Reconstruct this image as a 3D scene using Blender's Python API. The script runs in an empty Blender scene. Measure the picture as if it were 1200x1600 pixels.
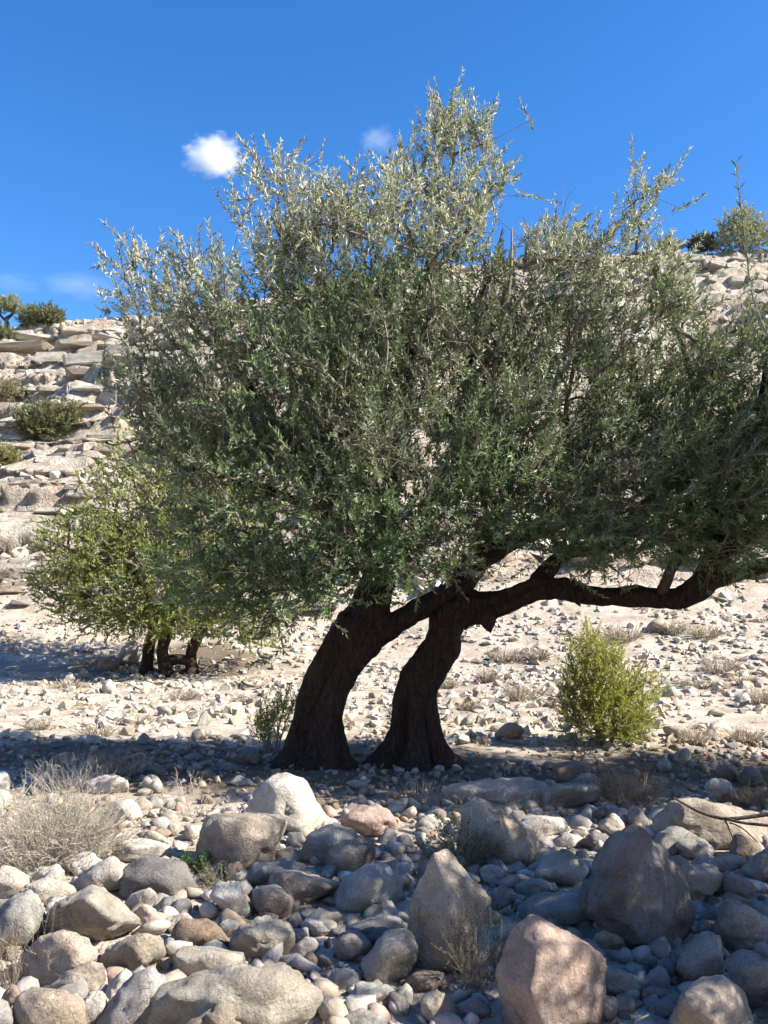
import bpy, bmesh, math, random
import numpy as np
from mathutils import Vector, kdtree

random.seed(7)
rng = np.random.default_rng(7)
S = bpy.context.scene
COL = S.collection

# ------------------------------------------------------------------ camera
F = 1305.0            # focal length in photo pixels (photo 1200 x 1600)
CX, HY = 600.0, 950.0 # principal column, horizon row
CZ = 1.6              # eye height
cam_d = bpy.data.cameras.new('camera')
cam = bpy.data.objects.new('camera', cam_d)
COL.objects.link(cam)
cam.location = (0, 0, CZ)
cam.rotation_euler = (math.radians(90), 0, 0)
cam_d.sensor_fit = 'VERTICAL'
cam_d.sensor_height = 36.0
cam_d.sensor_width = 27.0
cam_d.lens = F / 1600 * 36.0
cam_d.shift_y = (HY - 800) / 1600
cam_d.clip_start = 0.05
cam_d.clip_end = 6000
S.camera = cam

# ------------------------------------------------------------------ light
SUN_EL, SUN_BACK = math.radians(39), math.radians(14)   # sun high on the right, a little behind the camera
sun_vec = Vector((math.cos(SUN_EL) * math.cos(SUN_BACK), -math.cos(SUN_EL) * math.sin(SUN_BACK), math.sin(SUN_EL)))
world = bpy.data.worlds.new('World')
S.world = world
world.use_nodes = True
nt = world.node_tree
bg = nt.nodes['Background']
sky = nt.nodes.new('ShaderNodeTexSky')
sky.sky_type = 'NISHITA'
sky.sun_disc = False
sky.sun_elevation = SUN_EL
sky.sun_rotation = math.radians(90) + SUN_BACK
sky.altitude = 900
sky.air_density = 1.0
sky.dust_density = 0.35
sky.ozone_density = 2.2
hsv = nt.nodes.new('ShaderNodeHueSaturation')
hsv.inputs['Saturation'].default_value = 1.34
hsv.inputs['Hue'].default_value = 0.507
nt.links.new(sky.outputs[0], hsv.inputs['Color'])
nt.links.new(hsv.outputs[0], bg.inputs['Color'])
bg.inputs['Strength'].default_value = 0.096
sl = bpy.data.lights.new('sun', 'SUN')
sl.energy = 5.0
sl.angle = math.radians(0.53)
sl.color = (1.0, 0.925, 0.80)
sun = bpy.data.objects.new('sun', sl)
COL.objects.link(sun)
sun.rotation_euler = sun_vec.to_track_quat('Z', 'Y').to_euler()
sun.location = (20, -3, 20)
S.view_settings.view_transform = 'Standard'
S.view_settings.look = 'None'
S.view_settings.exposure = 1.5
S.view_settings.gamma = 1.0
S.view_settings.use_curve_mapping = False
S.cycles.max_bounces = 5
S.cycles.diffuse_bounces = 2
S.cycles.use_adaptive_sampling = True
S.cycles.adaptive_threshold = 0.04
S.cycles.transparent_max_bounces = 8
S.cycles.volume_bounces = 4

# ------------------------------------------------------------------ helpers
def P(px, py, d):
    return np.array(((px - CX) / F * d, d, CZ + (HY - py) / F * d))

def _hash(i, j, k, seed):
    n = (i * 374761393 + j * 668265263 + k * 2147483647 + seed * 1274126177) & 0xFFFFFFFF
    n = ((n ^ (n >> 13)) * 1274126177) & 0xFFFFFFFF
    n = ((n ^ (n >> 16)) * 2246822519) & 0xFFFFFFFF
    return ((n ^ (n >> 15)) & 0xFFFFFF).astype(np.float64) / 0x7FFFFF - 1.0

def vnoise(p, seed=0):
    p = np.asarray(p, float)
    f0 = np.floor(p).astype(np.int64)
    t = p - f0
    t = t * t * t * (t * (t * 6 - 15) + 10)
    i, j, k = f0[:, 0], f0[:, 1], f0[:, 2]
    tx, ty, tz = t[:, 0], t[:, 1], t[:, 2]
    def h(a, b, c): return _hash(i + a, j + b, k + c, seed)
    x00 = h(0,0,0) * (1 - tx) + h(1,0,0) * tx
    x10 = h(0,1,0) * (1 - tx) + h(1,1,0) * tx
    x01 = h(0,0,1) * (1 - tx) + h(1,0,1) * tx
    x11 = h(0,1,1) * (1 - tx) + h(1,1,1) * tx
    y0 = x00 * (1 - ty) + x10 * ty
    y1 = x01 * (1 - ty) + x11 * ty
    return y0 * (1 - tz) + y1 * tz

def fbm(p, octv=4, seed=0, gain=0.5):
    a, s, q = 1.0, 0.0, np.asarray(p, float)
    for o in range(octv):
        s = s + a * vnoise(q, seed + o * 17)
        q = q * 2.03 + 11.7
        a *= gain
    return s

def mesh_np(name, V, Fc, mats, smooth=True, col=None, extra=None):
    """V (n,3); Fc int array (m,3|4) -> mesh"""
    V = np.ascontiguousarray(V, dtype=np.float32)
    Fc = np.ascontiguousarray(Fc, dtype=np.int32)
    me = bpy.data.meshes.new(name)
    m, k = Fc.shape
    me.vertices.add(len(V)); me.vertices.foreach_set('co', V.ravel())
    me.loops.add(m * k); me.loops.foreach_set('vertex_index', Fc.ravel())
    me.polygons.add(m)
    me.polygons.foreach_set('loop_start', np.arange(0, m * k, k, dtype=np.int32))
    try:
        me.polygons.foreach_set('loop_total', np.full(m, k, dtype=np.int32))
    except Exception:
        pass
    me.polygons.foreach_set('use_smooth', np.full(m, smooth, dtype=bool))
    if col is not None:
        at = me.attributes.new('Col', 'FLOAT_COLOR', 'POINT')
        c4 = np.ones((len(V), 4), np.float32); c4[:, :3] = col
        at.data.foreach_set('color', c4.ravel())
    if extra:
        for nm, arr in extra.items():
            at = me.attributes.new(nm, 'FLOAT', 'POINT')
            at.data.foreach_set('value', np.ascontiguousarray(arr, np.float32))
    me.update(calc_edges=True)
    me.validate()
    for mt in (mats if isinstance(mats, (list, tuple)) else [mats]):
        me.materials.append(mt)
    return me

def obj(name, me, parent=None, loc=None):
    o = bpy.data.objects.new(name, me)
    COL.objects.link(o)
    if parent is not None:
        o.parent = parent
    if loc is not None:
        o.location = loc
    return o

def tag(o, label=None, cat=None, group=None, kind=None):
    if label: o['label'] = label
    if cat: o['category'] = cat
    if group: o['group'] = group
    if kind: o['kind'] = kind
    elif cat: o['kind'] = 'thing'
    return o

def thing(name, label, cat, loc=(0, 0, 0), group=None):
    o = bpy.data.objects.new(name, None)
    COL.objects.link(o)
    o.location = loc
    o.empty_display_size = 0.1
    return tag(o, label, cat, group)

# ------------------------------------------------------------------ materials
def new_mat(name):
    m = bpy.data.materials.new(name)
    m.use_nodes = True
    n = m.node_tree
    b = n.nodes['Principled BSDF']
    return m, n, b

def N(n, t, **kw):
    x = n.nodes.new(t)
    for k, v in kw.items():
        setattr(x, k, v)
    return x

def stone_mat(name, source, scale=1.0, bump=0.5, dist=0.02, fine=True):
    """weathered limestone; source 'object' takes the object's own colour, 'attr' the Col attribute"""
    m, n, b = new_mat(name)
    L = n.links.new
    if source == 'object':
        oi = N(n, 'ShaderNodeObjectInfo'); base = oi.outputs['Color']
        tc = N(n, 'ShaderNodeTexCoord'); add = N(n, 'ShaderNodeVectorMath', operation='ADD')
        mul = N(n, 'ShaderNodeMath', operation='MULTIPLY'); mul.inputs[1].default_value = 40
        L(oi.outputs['Random'], mul.inputs[0])
        L(tc.outputs['Object'], add.inputs[0]); L(mul.outputs[0], add.inputs[1])
        vec = add.outputs[0]
    else:
        at = N(n, 'ShaderNodeAttribute', attribute_name='Col'); base = at.outputs['Color']
        ge = N(n, 'ShaderNodeNewGeometry'); vec = ge.outputs['Position']
    n1 = N(n, 'ShaderNodeTexNoise'); n1.inputs['Scale'].default_value = 5 * scale
    n1.inputs['Detail'].default_value = 6 if fine else 3; n1.inputs['Roughness'].default_value = 0.66
    L(vec, n1.inputs['Vector'])
    r1 = N(n, 'ShaderNodeValToRGB')
    e = r1.color_ramp.elements
    e[0].position, e[0].color = 0.30, (0.42, 0.40, 0.39, 1)
    e[1].position, e[1].color = 0.72, (1.22, 1.2, 1.16, 1)
    L(n1.outputs['Fac'], r1.inputs['Fac'])
    mx = N(n, 'ShaderNodeMix', data_type='RGBA', blend_type='MULTIPLY'); mx.inputs['Factor'].default_value = 0.8
    L(base, mx.inputs['A']); L(r1.outputs['Color'], mx.inputs['B'])
    # rusty / ochre iron stains of their own shape
    if not fine:      # far stones: colour and one relief only
        L(mx.outputs['Result'], b.inputs['Base Color'])
        b.inputs['Roughness'].default_value = 0.9; b.inputs['Specular IOR Level'].default_value = 0.2
        n4 = N(n, 'ShaderNodeTexNoise'); n4.inputs['Scale'].default_value = 22 * scale
        n4.inputs['Detail'].default_value = 4; n4.inputs['Roughness'].default_value = 0.68
        L(vec, n4.inputs['Vector'])
        bp = N(n, 'ShaderNodeBump'); bp.inputs['Strength'].default_value = bump; bp.inputs['Distance'].default_value = dist
        L(n4.outputs['Fac'], bp.inputs['Height']); L(bp.outputs[0], b.inputs['Normal'])
        return m
    n2 = N(n, 'ShaderNodeTexNoise'); n2.inputs['Scale'].default_value = 2.3 * scale
    n2.inputs['Detail'].default_value = 5; n2.inputs['Distortion'].default_value = 0.6
    L(vec, n2.inputs['Vector'])
    r2 = N(n, 'ShaderNodeValToRGB')
    e = r2.color_ramp.elements
    e[0].position, e[0].color = 0.55, (0, 0, 0, 1)
    e[1].position, e[1].color = 0.75, (0.45, 0.45, 0.45, 1)
    L(n2.outputs['Fac'], r2.inputs['Fac'])
    mx2 = N(n, 'ShaderNodeMix', data_type='RGBA', blend_type='MULTIPLY')
    L(r2.outputs['Color'], mx2.inputs['Factor']); L(mx.outputs['Result'], mx2.inputs['A'])
    mx2.inputs['B'].default_value = (0.95, 0.68, 0.46, 1)
    # dark lichen specks
    n3 = N(n, 'ShaderNodeTexNoise'); n3.inputs['Scale'].default_value = 26 * scale
    n3.inputs['Detail'].default_value = 4; n3.inputs['Roughness'].default_value = 0.7
    L(vec, n3.inputs['Vector'])
    r3 = N(n, 'ShaderNodeValToRGB')
    e = r3.color_ramp.elements
    e[0].position, e[0].color = 0.62, (0, 0, 0, 1)
    e[1].position, e[1].color = 0.70, (0.55, 0.55, 0.55, 1)
    L(n3.outputs['Fac'], r3.inputs['Fac'])
    mx3 = N(n, 'ShaderNodeMix', data_type='RGBA', blend_type='MULTIPLY')
    L(r3.outputs['Color'], mx3.inputs['Factor']); L(mx2.outputs['Result'], mx3.inputs['A'])
    mx3.inputs['B'].default_value = (0.42, 0.4, 0.38, 1)
    colour_out = mx3.outputs['Result']
    b.inputs['Roughness'].default_value = 0.88
    b.inputs['Specular IOR Level'].default_value = 0.25
    # relief
    n4 = N(n, 'ShaderNodeTexNoise'); n4.inputs['Scale'].default_value = 38 * scale
    n4.inputs['Detail'].default_value = 9; n4.inputs['Roughness'].default_value = 0.68
    L(vec, n4.inputs['Vector'])
    vo = N(n, 'ShaderNodeTexVoronoi', feature='DISTANCE_TO_EDGE'); vo.inputs['Scale'].default_value = 4.2 * scale
    wob = N(n, 'ShaderNodeMix', data_type='VECTOR'); wob.inputs['Factor'].default_value = 0.3
    L(vec, wob.inputs['A']); L(n1.outputs['Color'], wob.inputs['B'])
    L(wob.outputs['Result'], vo.inputs['Vector'])
    cr = N(n, 'ShaderNodeMapRange'); cr.inputs['From Min'].default_value = 0.0; cr.inputs['From Max'].default_value = 0.012
    L(vo.outputs['Distance'], cr.inputs['Value'])
    gate = N(n, 'ShaderNodeMix', data_type='FLOAT')   # cracks only here and there
    g2 = N(n, 'ShaderNodeMapRange'); g2.inputs['From Min'].default_value = 0.54; g2.inputs['From Max'].default_value = 0.62
    L(n2.outputs['Fac'], g2.inputs['Value']); L(g2.outputs[0], gate.inputs['Factor'])
    gate.inputs['A'].default_value = 1.0; L(cr.outputs[0], gate.inputs['B'])
    ad = N(n, 'ShaderNodeMath', operation='MULTIPLY_ADD'); ad.inputs[1].default_value = 0.3
    L(gate.outputs['Result'], ad.inputs[0]); L(n4.outputs['Fac'], ad.inputs[2])
    ck = N(n, 'ShaderNodeMix', data_type='RGBA', blend_type='MULTIPLY'); ck.inputs['Factor'].default_value = 0.3
    L(colour_out, ck.inputs['A']); L(gate.outputs['Result'], ck.inputs['B'])
    # calcite veins
    v2 = N(n, 'ShaderNodeTexNoise'); v2.inputs['Scale'].default_value = 3.0 * scale; v2.inputs['Detail'].default_value = 3; v2.inputs['Distortion'].default_value = 1.2
    L(vec, v2.inputs['Vector'])
    va = N(n, 'ShaderNodeMath', operation='SUBTRACT'); va.inputs[1].default_value = 0.5; L(v2.outputs['Fac'], va.inputs[0])
    vb = N(n, 'ShaderNodeMath', operation='ABSOLUTE'); L(va.outputs[0], vb.inputs[0])
    vc = N(n, 'ShaderNodeMapRange'); vc.inputs['From Min'].default_value = 0.0; vc.inputs['From Max'].default_value = 0.012
    vc.inputs['To Min'].default_value = 0.12; vc.inputs['To Max'].default_value = 0.0
    L(vb.outputs[0], vc.inputs['Value'])
    vm = N(n, 'ShaderNodeMix', data_type='RGBA'); vm.inputs['B'].default_value = (0.55, 0.52, 0.47, 1)
    L(vc.outputs[0], vm.inputs['Factor']); L(ck.outputs['Result'], vm.inputs['A'])
    n5 = N(n, 'ShaderNodeTexNoise'); n5.inputs['Scale'].default_value = 95 * scale; n5.inputs['Detail'].default_value = 3; n5.inputs['Roughness'].default_value = 0.75
    L(vec, n5.inputs['Vector'])
    gr = N(n, 'ShaderNodeMapRange'); gr.inputs['From Min'].default_value = 0.3; gr.inputs['From Max'].default_value = 0.7
    gr.inputs['To Min'].default_value = 0.72; gr.inputs['To Max'].default_value = 1.2
    L(n5.outputs['Fac'], gr.inputs['Value'])
    gm = N(n, 'ShaderNodeMix', data_type='RGBA', blend_type='MULTIPLY'); gm.inputs['Factor'].default_value = 1.0
    L(vm.outputs['Result'], gm.inputs['A']); L(gr.outputs[0], gm.inputs['B'])
    L(gm.outputs['Result'], b.inputs['Base Color'])
    bp = N(n, 'ShaderNodeBump'); bp.inputs['Strength'].default_value = bump; bp.inputs['Distance'].default_value = dist
    L(ad.outputs[0], bp.inputs['Height']); L(bp.outputs[0], b.inputs['Normal'])
    return m

def leaf_mat(name, rough=0.42, trans=0.28, spec=0.4):
    m, n, b = new_mat(name)
    L = n.links.new
    at = N(n, 'ShaderNodeAttribute', attribute_name='Col')
    L(at.outputs['Color'], b.inputs['Base Color'])
    b.inputs['Roughness'].default_value = rough
    b.inputs['Specular IOR Level'].default_value = spec
    tr = N(n, 'ShaderNodeBsdfTranslucent')
    bright = N(n, 'ShaderNodeMix', data_type='RGBA', blend_type='MULTIPLY'); bright.inputs['Factor'].default_value = 1
    bright.inputs['B'].default_value = (1.15, 1.25, 0.6, 1)
    L(at.outputs['Color'], bright.inputs['A']); L(bright.outputs['Result'], tr.inputs['Color'])
    mx = N(n, 'ShaderNodeMixShader'); mx.inputs['Fac'].default_value = trans
    out = n.nodes['Material Output']
    L(b.outputs[0], mx.inputs[1]); L(tr.outputs[0], mx.inputs[2]); L(mx.outputs[0], out.inputs['Surface'])
    return m

def bark_mat(name, c1, c2, scale=9.0, bump=0.9):
    m, n, b = new_mat(name)
    L = n.links.new
    ge = N(n, 'ShaderNodeNewGeometry')
    mp = N(n, 'ShaderNodeMapping'); mp.inputs['Scale'].default_value = (1.6, 1.6, 0.45)
    L(ge.outputs['Position'], mp.inputs['Vector'])
    n1 = N(n, 'ShaderNodeTexNoise'); n1.inputs['Scale'].default_value = scale; n1.inputs['Detail'].default_value = 9
    n1.inputs['Roughness'].default_value = 0.7; n1.inputs['Distortion'].default_value = 0.8
    L(mp.outputs[0], n1.inputs['Vector'])
    r = N(n, 'ShaderNodeValToRGB'); e = r.color_ramp.elements
    e[0].position, e[0].color = 0.33, (*c1, 1)
    e[1].position, e[1].color = 0.7, (*c2, 1)
    L(n1.outputs['Fac'], r.inputs['Fac']); L(r.outputs[0], b.inputs['Base Color'])
    b.inputs['Roughness'].default_value = 0.92
    b.inputs['Specular IOR Level'].default_value = 0.15
    n2 = N(n, 'ShaderNodeTexNoise'); n2.inputs['Scale'].default_value = scale * 4; n2.inputs['Detail'].default_value = 7
    L(mp.outputs[0], n2.inputs['Vector'])
    ad = N(n, 'ShaderNodeMath', operation='MULTIPLY_ADD'); ad.inputs[1].default_value = 0.4
    L(n2.outputs['Fac'], ad.inputs[0]); L(n1.outputs['Fac'], ad.inputs[2])
    bp = N(n, 'ShaderNodeBump'); bp.inputs['Strength'].default_value = bump; bp.inputs['Distance'].default_value = 0.05
    L(ad.outputs[0], bp.inputs['Height']); L(bp.outputs[0], b.inputs['Normal'])
    return m

def ground_mat():
    m, n, b = new_mat('riverbed_soil')
    L = n.links.new
    ge = N(n, 'ShaderNodeNewGeometry'); vec = ge.outputs['Position']
    at = N(n, 'ShaderNodeAttribute', attribute_name='litter')
    n1 = N(n, 'ShaderNodeTexNoise'); n1.inputs['Scale'].default_value = 1.7; n1.inputs['Detail'].default_value = 9
    n1.inputs['Roughness'].default_value = 0.65
    L(vec, n1.inputs['Vector'])
    r = N(n, 'ShaderNodeValToRGB'); e = r.color_ramp.elements
    e[0].position, e[0].color = 0.35, (0.30, 0.245, 0.19, 1)
    e[1].position, e[1].color = 0.62, (0.50, 0.445, 0.37, 1)
    L(n1.outputs['Fac'], r.inputs['Fac'])
    n2 = N(n, 'ShaderNodeTexNoise'); n2.inputs['Scale'].default_value = 30; n2.inputs['Detail'].default_value = 6
    L(vec, n2.inputs['Vector'])
    mp = N(n, 'ShaderNodeMapRange'); mp.inputs['From Min'].default_value = 0.3; mp.inputs['From Max'].default_value = 0.7
    mp.inputs['To Min'].default_value = 0.62; mp.inputs['To Max'].default_value = 1.2
    L(n2.outputs['Fac'], mp.inputs['Value'])
    mx = N(n, 'ShaderNodeMix', data_type='RGBA', blend_type='MULTIPLY'); mx.inputs['Factor'].default_value = 1
    L(r.outputs[0], mx.inputs['A']); L(mp.outputs[0], mx.inputs['B'])
    # fallen leaves and humus below the trees, plus shade painted brown at the left
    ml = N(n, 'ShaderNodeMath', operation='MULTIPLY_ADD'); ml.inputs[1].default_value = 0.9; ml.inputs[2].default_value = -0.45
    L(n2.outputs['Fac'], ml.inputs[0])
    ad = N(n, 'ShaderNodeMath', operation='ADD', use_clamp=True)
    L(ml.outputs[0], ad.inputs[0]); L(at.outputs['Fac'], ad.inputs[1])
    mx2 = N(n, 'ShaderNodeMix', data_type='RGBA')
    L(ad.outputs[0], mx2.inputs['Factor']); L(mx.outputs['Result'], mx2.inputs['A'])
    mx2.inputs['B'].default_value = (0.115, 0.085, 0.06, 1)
    L(mx2.outputs['Result'], b.inputs['Base Color'])
    b.inputs['Roughness'].default_value = 0.95; b.inputs['Specular IOR Level'].default_value = 0.1
    n3 = N(n, 'ShaderNodeTexNoise'); n3.inputs['Scale'].default_value = 60; n3.inputs['Detail'].default_value = 6
    L(vec, n3.inputs['Vector'])
    bp = N(n, 'ShaderNodeBump'); bp.inputs['Strength'].default_value = 0.9; bp.inputs['Distance'].default_value = 0.02
    L(n3.outputs['Fac'], bp.inputs['Height']); L(bp.outputs[0], b.inputs['Normal'])
    return m

def attr_mat(name, rough=0.9):
    m, n, b = new_mat(name)
    at = N(n, 'ShaderNodeAttribute', attribute_name='Col')
    n.links.new(at.outputs['Color'], b.inputs['Base Color'])
    b.inputs['Roughness'].default_value = rough
    b.inputs['Specular IOR Level'].default_value = 0.2
    return m

M_ROCK = stone_mat('limestone_boulder', 'object', 1.0, 0.85, 0.026)
M_STONES = stone_mat('limestone_cobbles', 'attr', 2.0, 0.6, 0.012, False)
M_HILL = stone_mat('limestone_hillside', 'attr', 0.55, 1.0, 0.16, False)
M_GROUND = ground_mat()
M_OLIVE = leaf_mat('olive_leaf', 0.48, 0.22, 0.35)
M_LEAF = leaf_mat('shrub_leaf', 0.5, 0.35, 0.3)
M_BARK = bark_mat('old_olive_bark', (0.017, 0.013, 0.011), (0.085, 0.064, 0.052), 15, 1.0)
M_TWIG = bark_mat('grey_twig_bark', (0.10, 0.083, 0.065), (0.27, 0.235, 0.19), 20, 0.3)
M_LIMB = bark_mat('grey_limb_bark', (0.05, 0.04, 0.033), (0.17, 0.14, 0.115), 14, 0.6)
M_DRY = attr_mat('dry_stem')

# ------------------------------------------------------------------ terrain
def sstep(a, b, x):
    t = np.clip((x - a) / (b - a), 0, 1)
    return t * t * (3 - 2 * t)

def crest_row(x_over_y):
    """photo row of the hill's skyline at a given column"""
    px = CX + F * x_over_y
    return np.interp(px, [-900, 0, 100, 240, 420, 620, 900, 1150, 2400], [560, 515, 500, 486, 455, 420, 402, 396, 340])

def H(x, y):
    x = np.asarray(x, float); y = np.asarray(y, float)
    yy = np.maximum(y, 1.0)
    p = np.stack([x, y, np.zeros_like(x)], -1).reshape(-1, 3)
    nz = fbm(p * 0.35, 3, 5).reshape(x.shape)
    z = 0.02 * np.clip(y - 9, 0, 9) + 0.05 * nz * sstep(5.5, 9, y)
    # right side of the riverbed climbs a little sooner
    z = z + sstep(10.5, 18, y) * sstep(-1, 6, x) * 0.35
    # the other side of the valley climbs behind the camera
    z = z + 0.62 * np.clip(-4.0 - y, 0, 40) + 0.5 * nz * sstep(4, 12, -y)
    # the bank at the foot of the hill
    z = z + sstep(17.0, 22.0, y) * (1.25 - 0.2 * sstep(0, 8, x)) + 0.12 * nz * sstep(15, 20, y)
    # the hill itself
    yc = 60.0
    zc = CZ + (HY - crest_row(x / yy)) / F * yc
    t = np.clip((y - 21.0) / (yc - 21.0), 0, 1)
    hz = t * (zc - 1.5)
    n2 = fbm(p * 0.11 + 3.1, 4, 23).reshape(x.shape)
    hz = hz + n2 * 0.8 * sstep(0.03, 0.2, t) * (1 - 0.7 * sstep(0.85, 1, t))
    # limestone beds: treads and risers
    step = 1.55
    q = hz / step + 0.22 * fbm(p * 0.22, 3, 41).reshape(x.shape)
    fr = q - np.floor(q)
    ter = (np.floor(q) + sstep(0.60, 0.86, fr)) * step
    mixv = np.clip(0.62 + 0.5 * fbm(p * 0.09 + 9, 2, 77).reshape(x.shape), 0.15, 0.95) * sstep(0.02, 0.1, t)
    hz = hz * (1 - mixv) + ter * mixv
    # rolls over into a plateau behind the skyline
    return z + hz - 0.06 * np.clip(y - yc, 0, 200)

_gx, _gy = np.linspace(-13, 13, 261), np.linspace(1.5, 23.5, 221)
_gz = H(*np.meshgrid(_gx, _gy))
def Hs(x, y):
    """quick look-up of the riverbed height"""
    i = min(max((x + 13) / 0.1, 0), 259.99); j = min(max((y - 1.5) / 0.1, 0), 219.99)
    a, b = int(i), int(j); u, v = i - a, j - b
    return float((_gz[b, a] * (1 - u) + _gz[b, a + 1] * u) * (1 - v) + (_gz[b + 1, a] * (1 - u) + _gz[b + 1, a + 1] * u) * v)

def on_ground(px, py, d0=2.5, d1=75):
    """where the sight line through a photo pixel meets the terrain"""
    for n in (70, 40):
        ds = np.geomspace(d0, d1, n)
        X = (px - CX) / F * ds; Z = CZ + (HY - py) / F * ds
        g = H(X, ds)
        if not (Z < g).any():
            if py > 560: return None
            x = (px - CX) / F * 59.0
            return np.array((x, 59.0, H(np.array([x]), np.array([59.0]))[0]))
        k = int(np.argmax(Z < g))
        d0, d1 = ds[max(k - 1, 0)], ds[k]
    return np.array((X[k], ds[k], g[k]))

def grid(xs, ys):
    X, Y = np.meshgrid(xs, ys)
    V = np.stack([X, Y, H(X, Y)], -1).reshape(-1, 3)
    ny, nx = len(ys), len(xs)
    i = np.arange(ny * nx).reshape(ny, nx)
    Q = np.stack([i[:-1, :-1], i[:-1, 1:], i[1:, 1:], i[1:, :-1]], -1).reshape(-1, 4)
    return V, Q

xs = np.unique(np.concatenate([np.linspace(-90, -12, 40), np.linspace(-12, -4, 45), np.linspace(-4, 5, 110), np.linspace(5, 12, 36), np.linspace(12, 90, 40)]))
ys = np.unique(np.concatenate([np.linspace(-40, 2, 22), np.linspace(2, 11, 110), np.linspace(11, 22, 70)]))
V, Q = grid(xs, ys)
V[:, 2] += 0.012 * fbm(V * 6.0, 3, 91) * (np.abs(V[:, 0]) < 12)
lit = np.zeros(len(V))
for (cx, cy, rx, ry) in ((-0.1, 8.3, 3.4, 1.5), (3.2, 8.3, 3.0, 1.5), (-3.2, 9.0, 2.4, 0.9), (-4.3, 18.0, 2.3, 1.3), (4.6, 4.6, 2.4, 2.0)):  # beside real litter, the left patch paints the crown's shade browner
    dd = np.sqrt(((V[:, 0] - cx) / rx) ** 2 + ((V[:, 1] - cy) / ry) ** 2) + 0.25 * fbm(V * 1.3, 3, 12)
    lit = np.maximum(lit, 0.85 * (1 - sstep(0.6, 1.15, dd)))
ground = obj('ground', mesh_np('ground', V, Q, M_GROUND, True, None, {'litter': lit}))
tag(ground, 'stony dry riverbed floor of pale soil', None, None, 'structure')

xs = np.unique(np.concatenate([np.linspace(-90, -34, 30), np.linspace(-34, 36, 200), np.linspace(-27, -6, 130), np.linspace(36, 90, 30)]))
ys = np.unique(np.concatenate([np.linspace(22, 64, 230), np.linspace(64, 160, 24)]))
V, Q = grid(xs, ys)
nrmv = fbm(V * np.array([0.9, 0.9, 2.2]), 4, 33)
hk = sstep(22.0, 22.8, V[:, 1])
V[:, 1] -= 0.22 * nrmv * hk; V[:, 2] += 0.16 * fbm(V * 1.1, 3, 61) * hk
# bedding: thin layers standing proud of the softer ones between
layr = fbm(V * np.array([0.16, 0.16, 2.6]), 3, 87)
V[:, 1] -= 0.45 * sstep(0.05, 0.3, layr) * hk
tone = np.clip(0.5 + 0.6 * fbm(V * 0.4, 4, 15), 0, 1)[:, None]
colr = (1 - tone) * np.array((0.44, 0.37, 0.295)) + tone * np.array((0.57, 0.515, 0.435))
red = sstep(0.45, 0.8, fbm(V * 0.55 + 40, 3, 19))[:, None]
colr = colr * (1 - 0.35 * red) + 0.35 * red * np.array((0.36, 0.22, 0.14))
hill = obj('hillside', mesh_np('hillside', V, Q, M_HILL, True, colr))
tag(hill, 'steep pale limestone hillside with stepped ledges', None, None, 'structure')

# ------------------------------------------------------------------ rocks
_ico = {}
def ico(level):
    if level not in _ico:
        bm = bmesh.new()
        bmesh.ops.create_icosphere(bm, subdivisions=level, radius=1.0)
        bm.verts.ensure_lookup_table()
        v = np.array([x.co[:] for x in bm.verts]); v /= np.linalg.norm(v, axis=1)[:, None]
        f = np.array([[q.index for q in x.verts] for x in bm.faces])
        bm.free()
        _ico[level] = (v, f)
    return _ico[level]

def hull_planes(pts):
    bm = bmesh.new()
    for p in pts: bm.verts.new(p)
    bmesh.ops.convex_hull(bm, input=bm.verts)
    c = np.mean(pts, axis=0)
    pl = []
    bm.normal_update()
    for f in bm.faces:
        n = np.array(f.normal); h = float(np.dot(n, np.array(f.verts[0].co) - c))
        if f.calc_area() < 1e-8: continue
        if h < 0: n, h = -n, -h
        if h > 1e-4: pl.append((*n, h))
    bm.free()
    pl = np.array(pl)
    # merge nearly equal planes so that many-sided hulls do not swell the sum
    keep = []
    for q in pl:
        if not any(np.dot(q[:3], k[:3]) > 0.955 for k in keep): keep.append(q)
    return c, np.array(keep)

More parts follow.
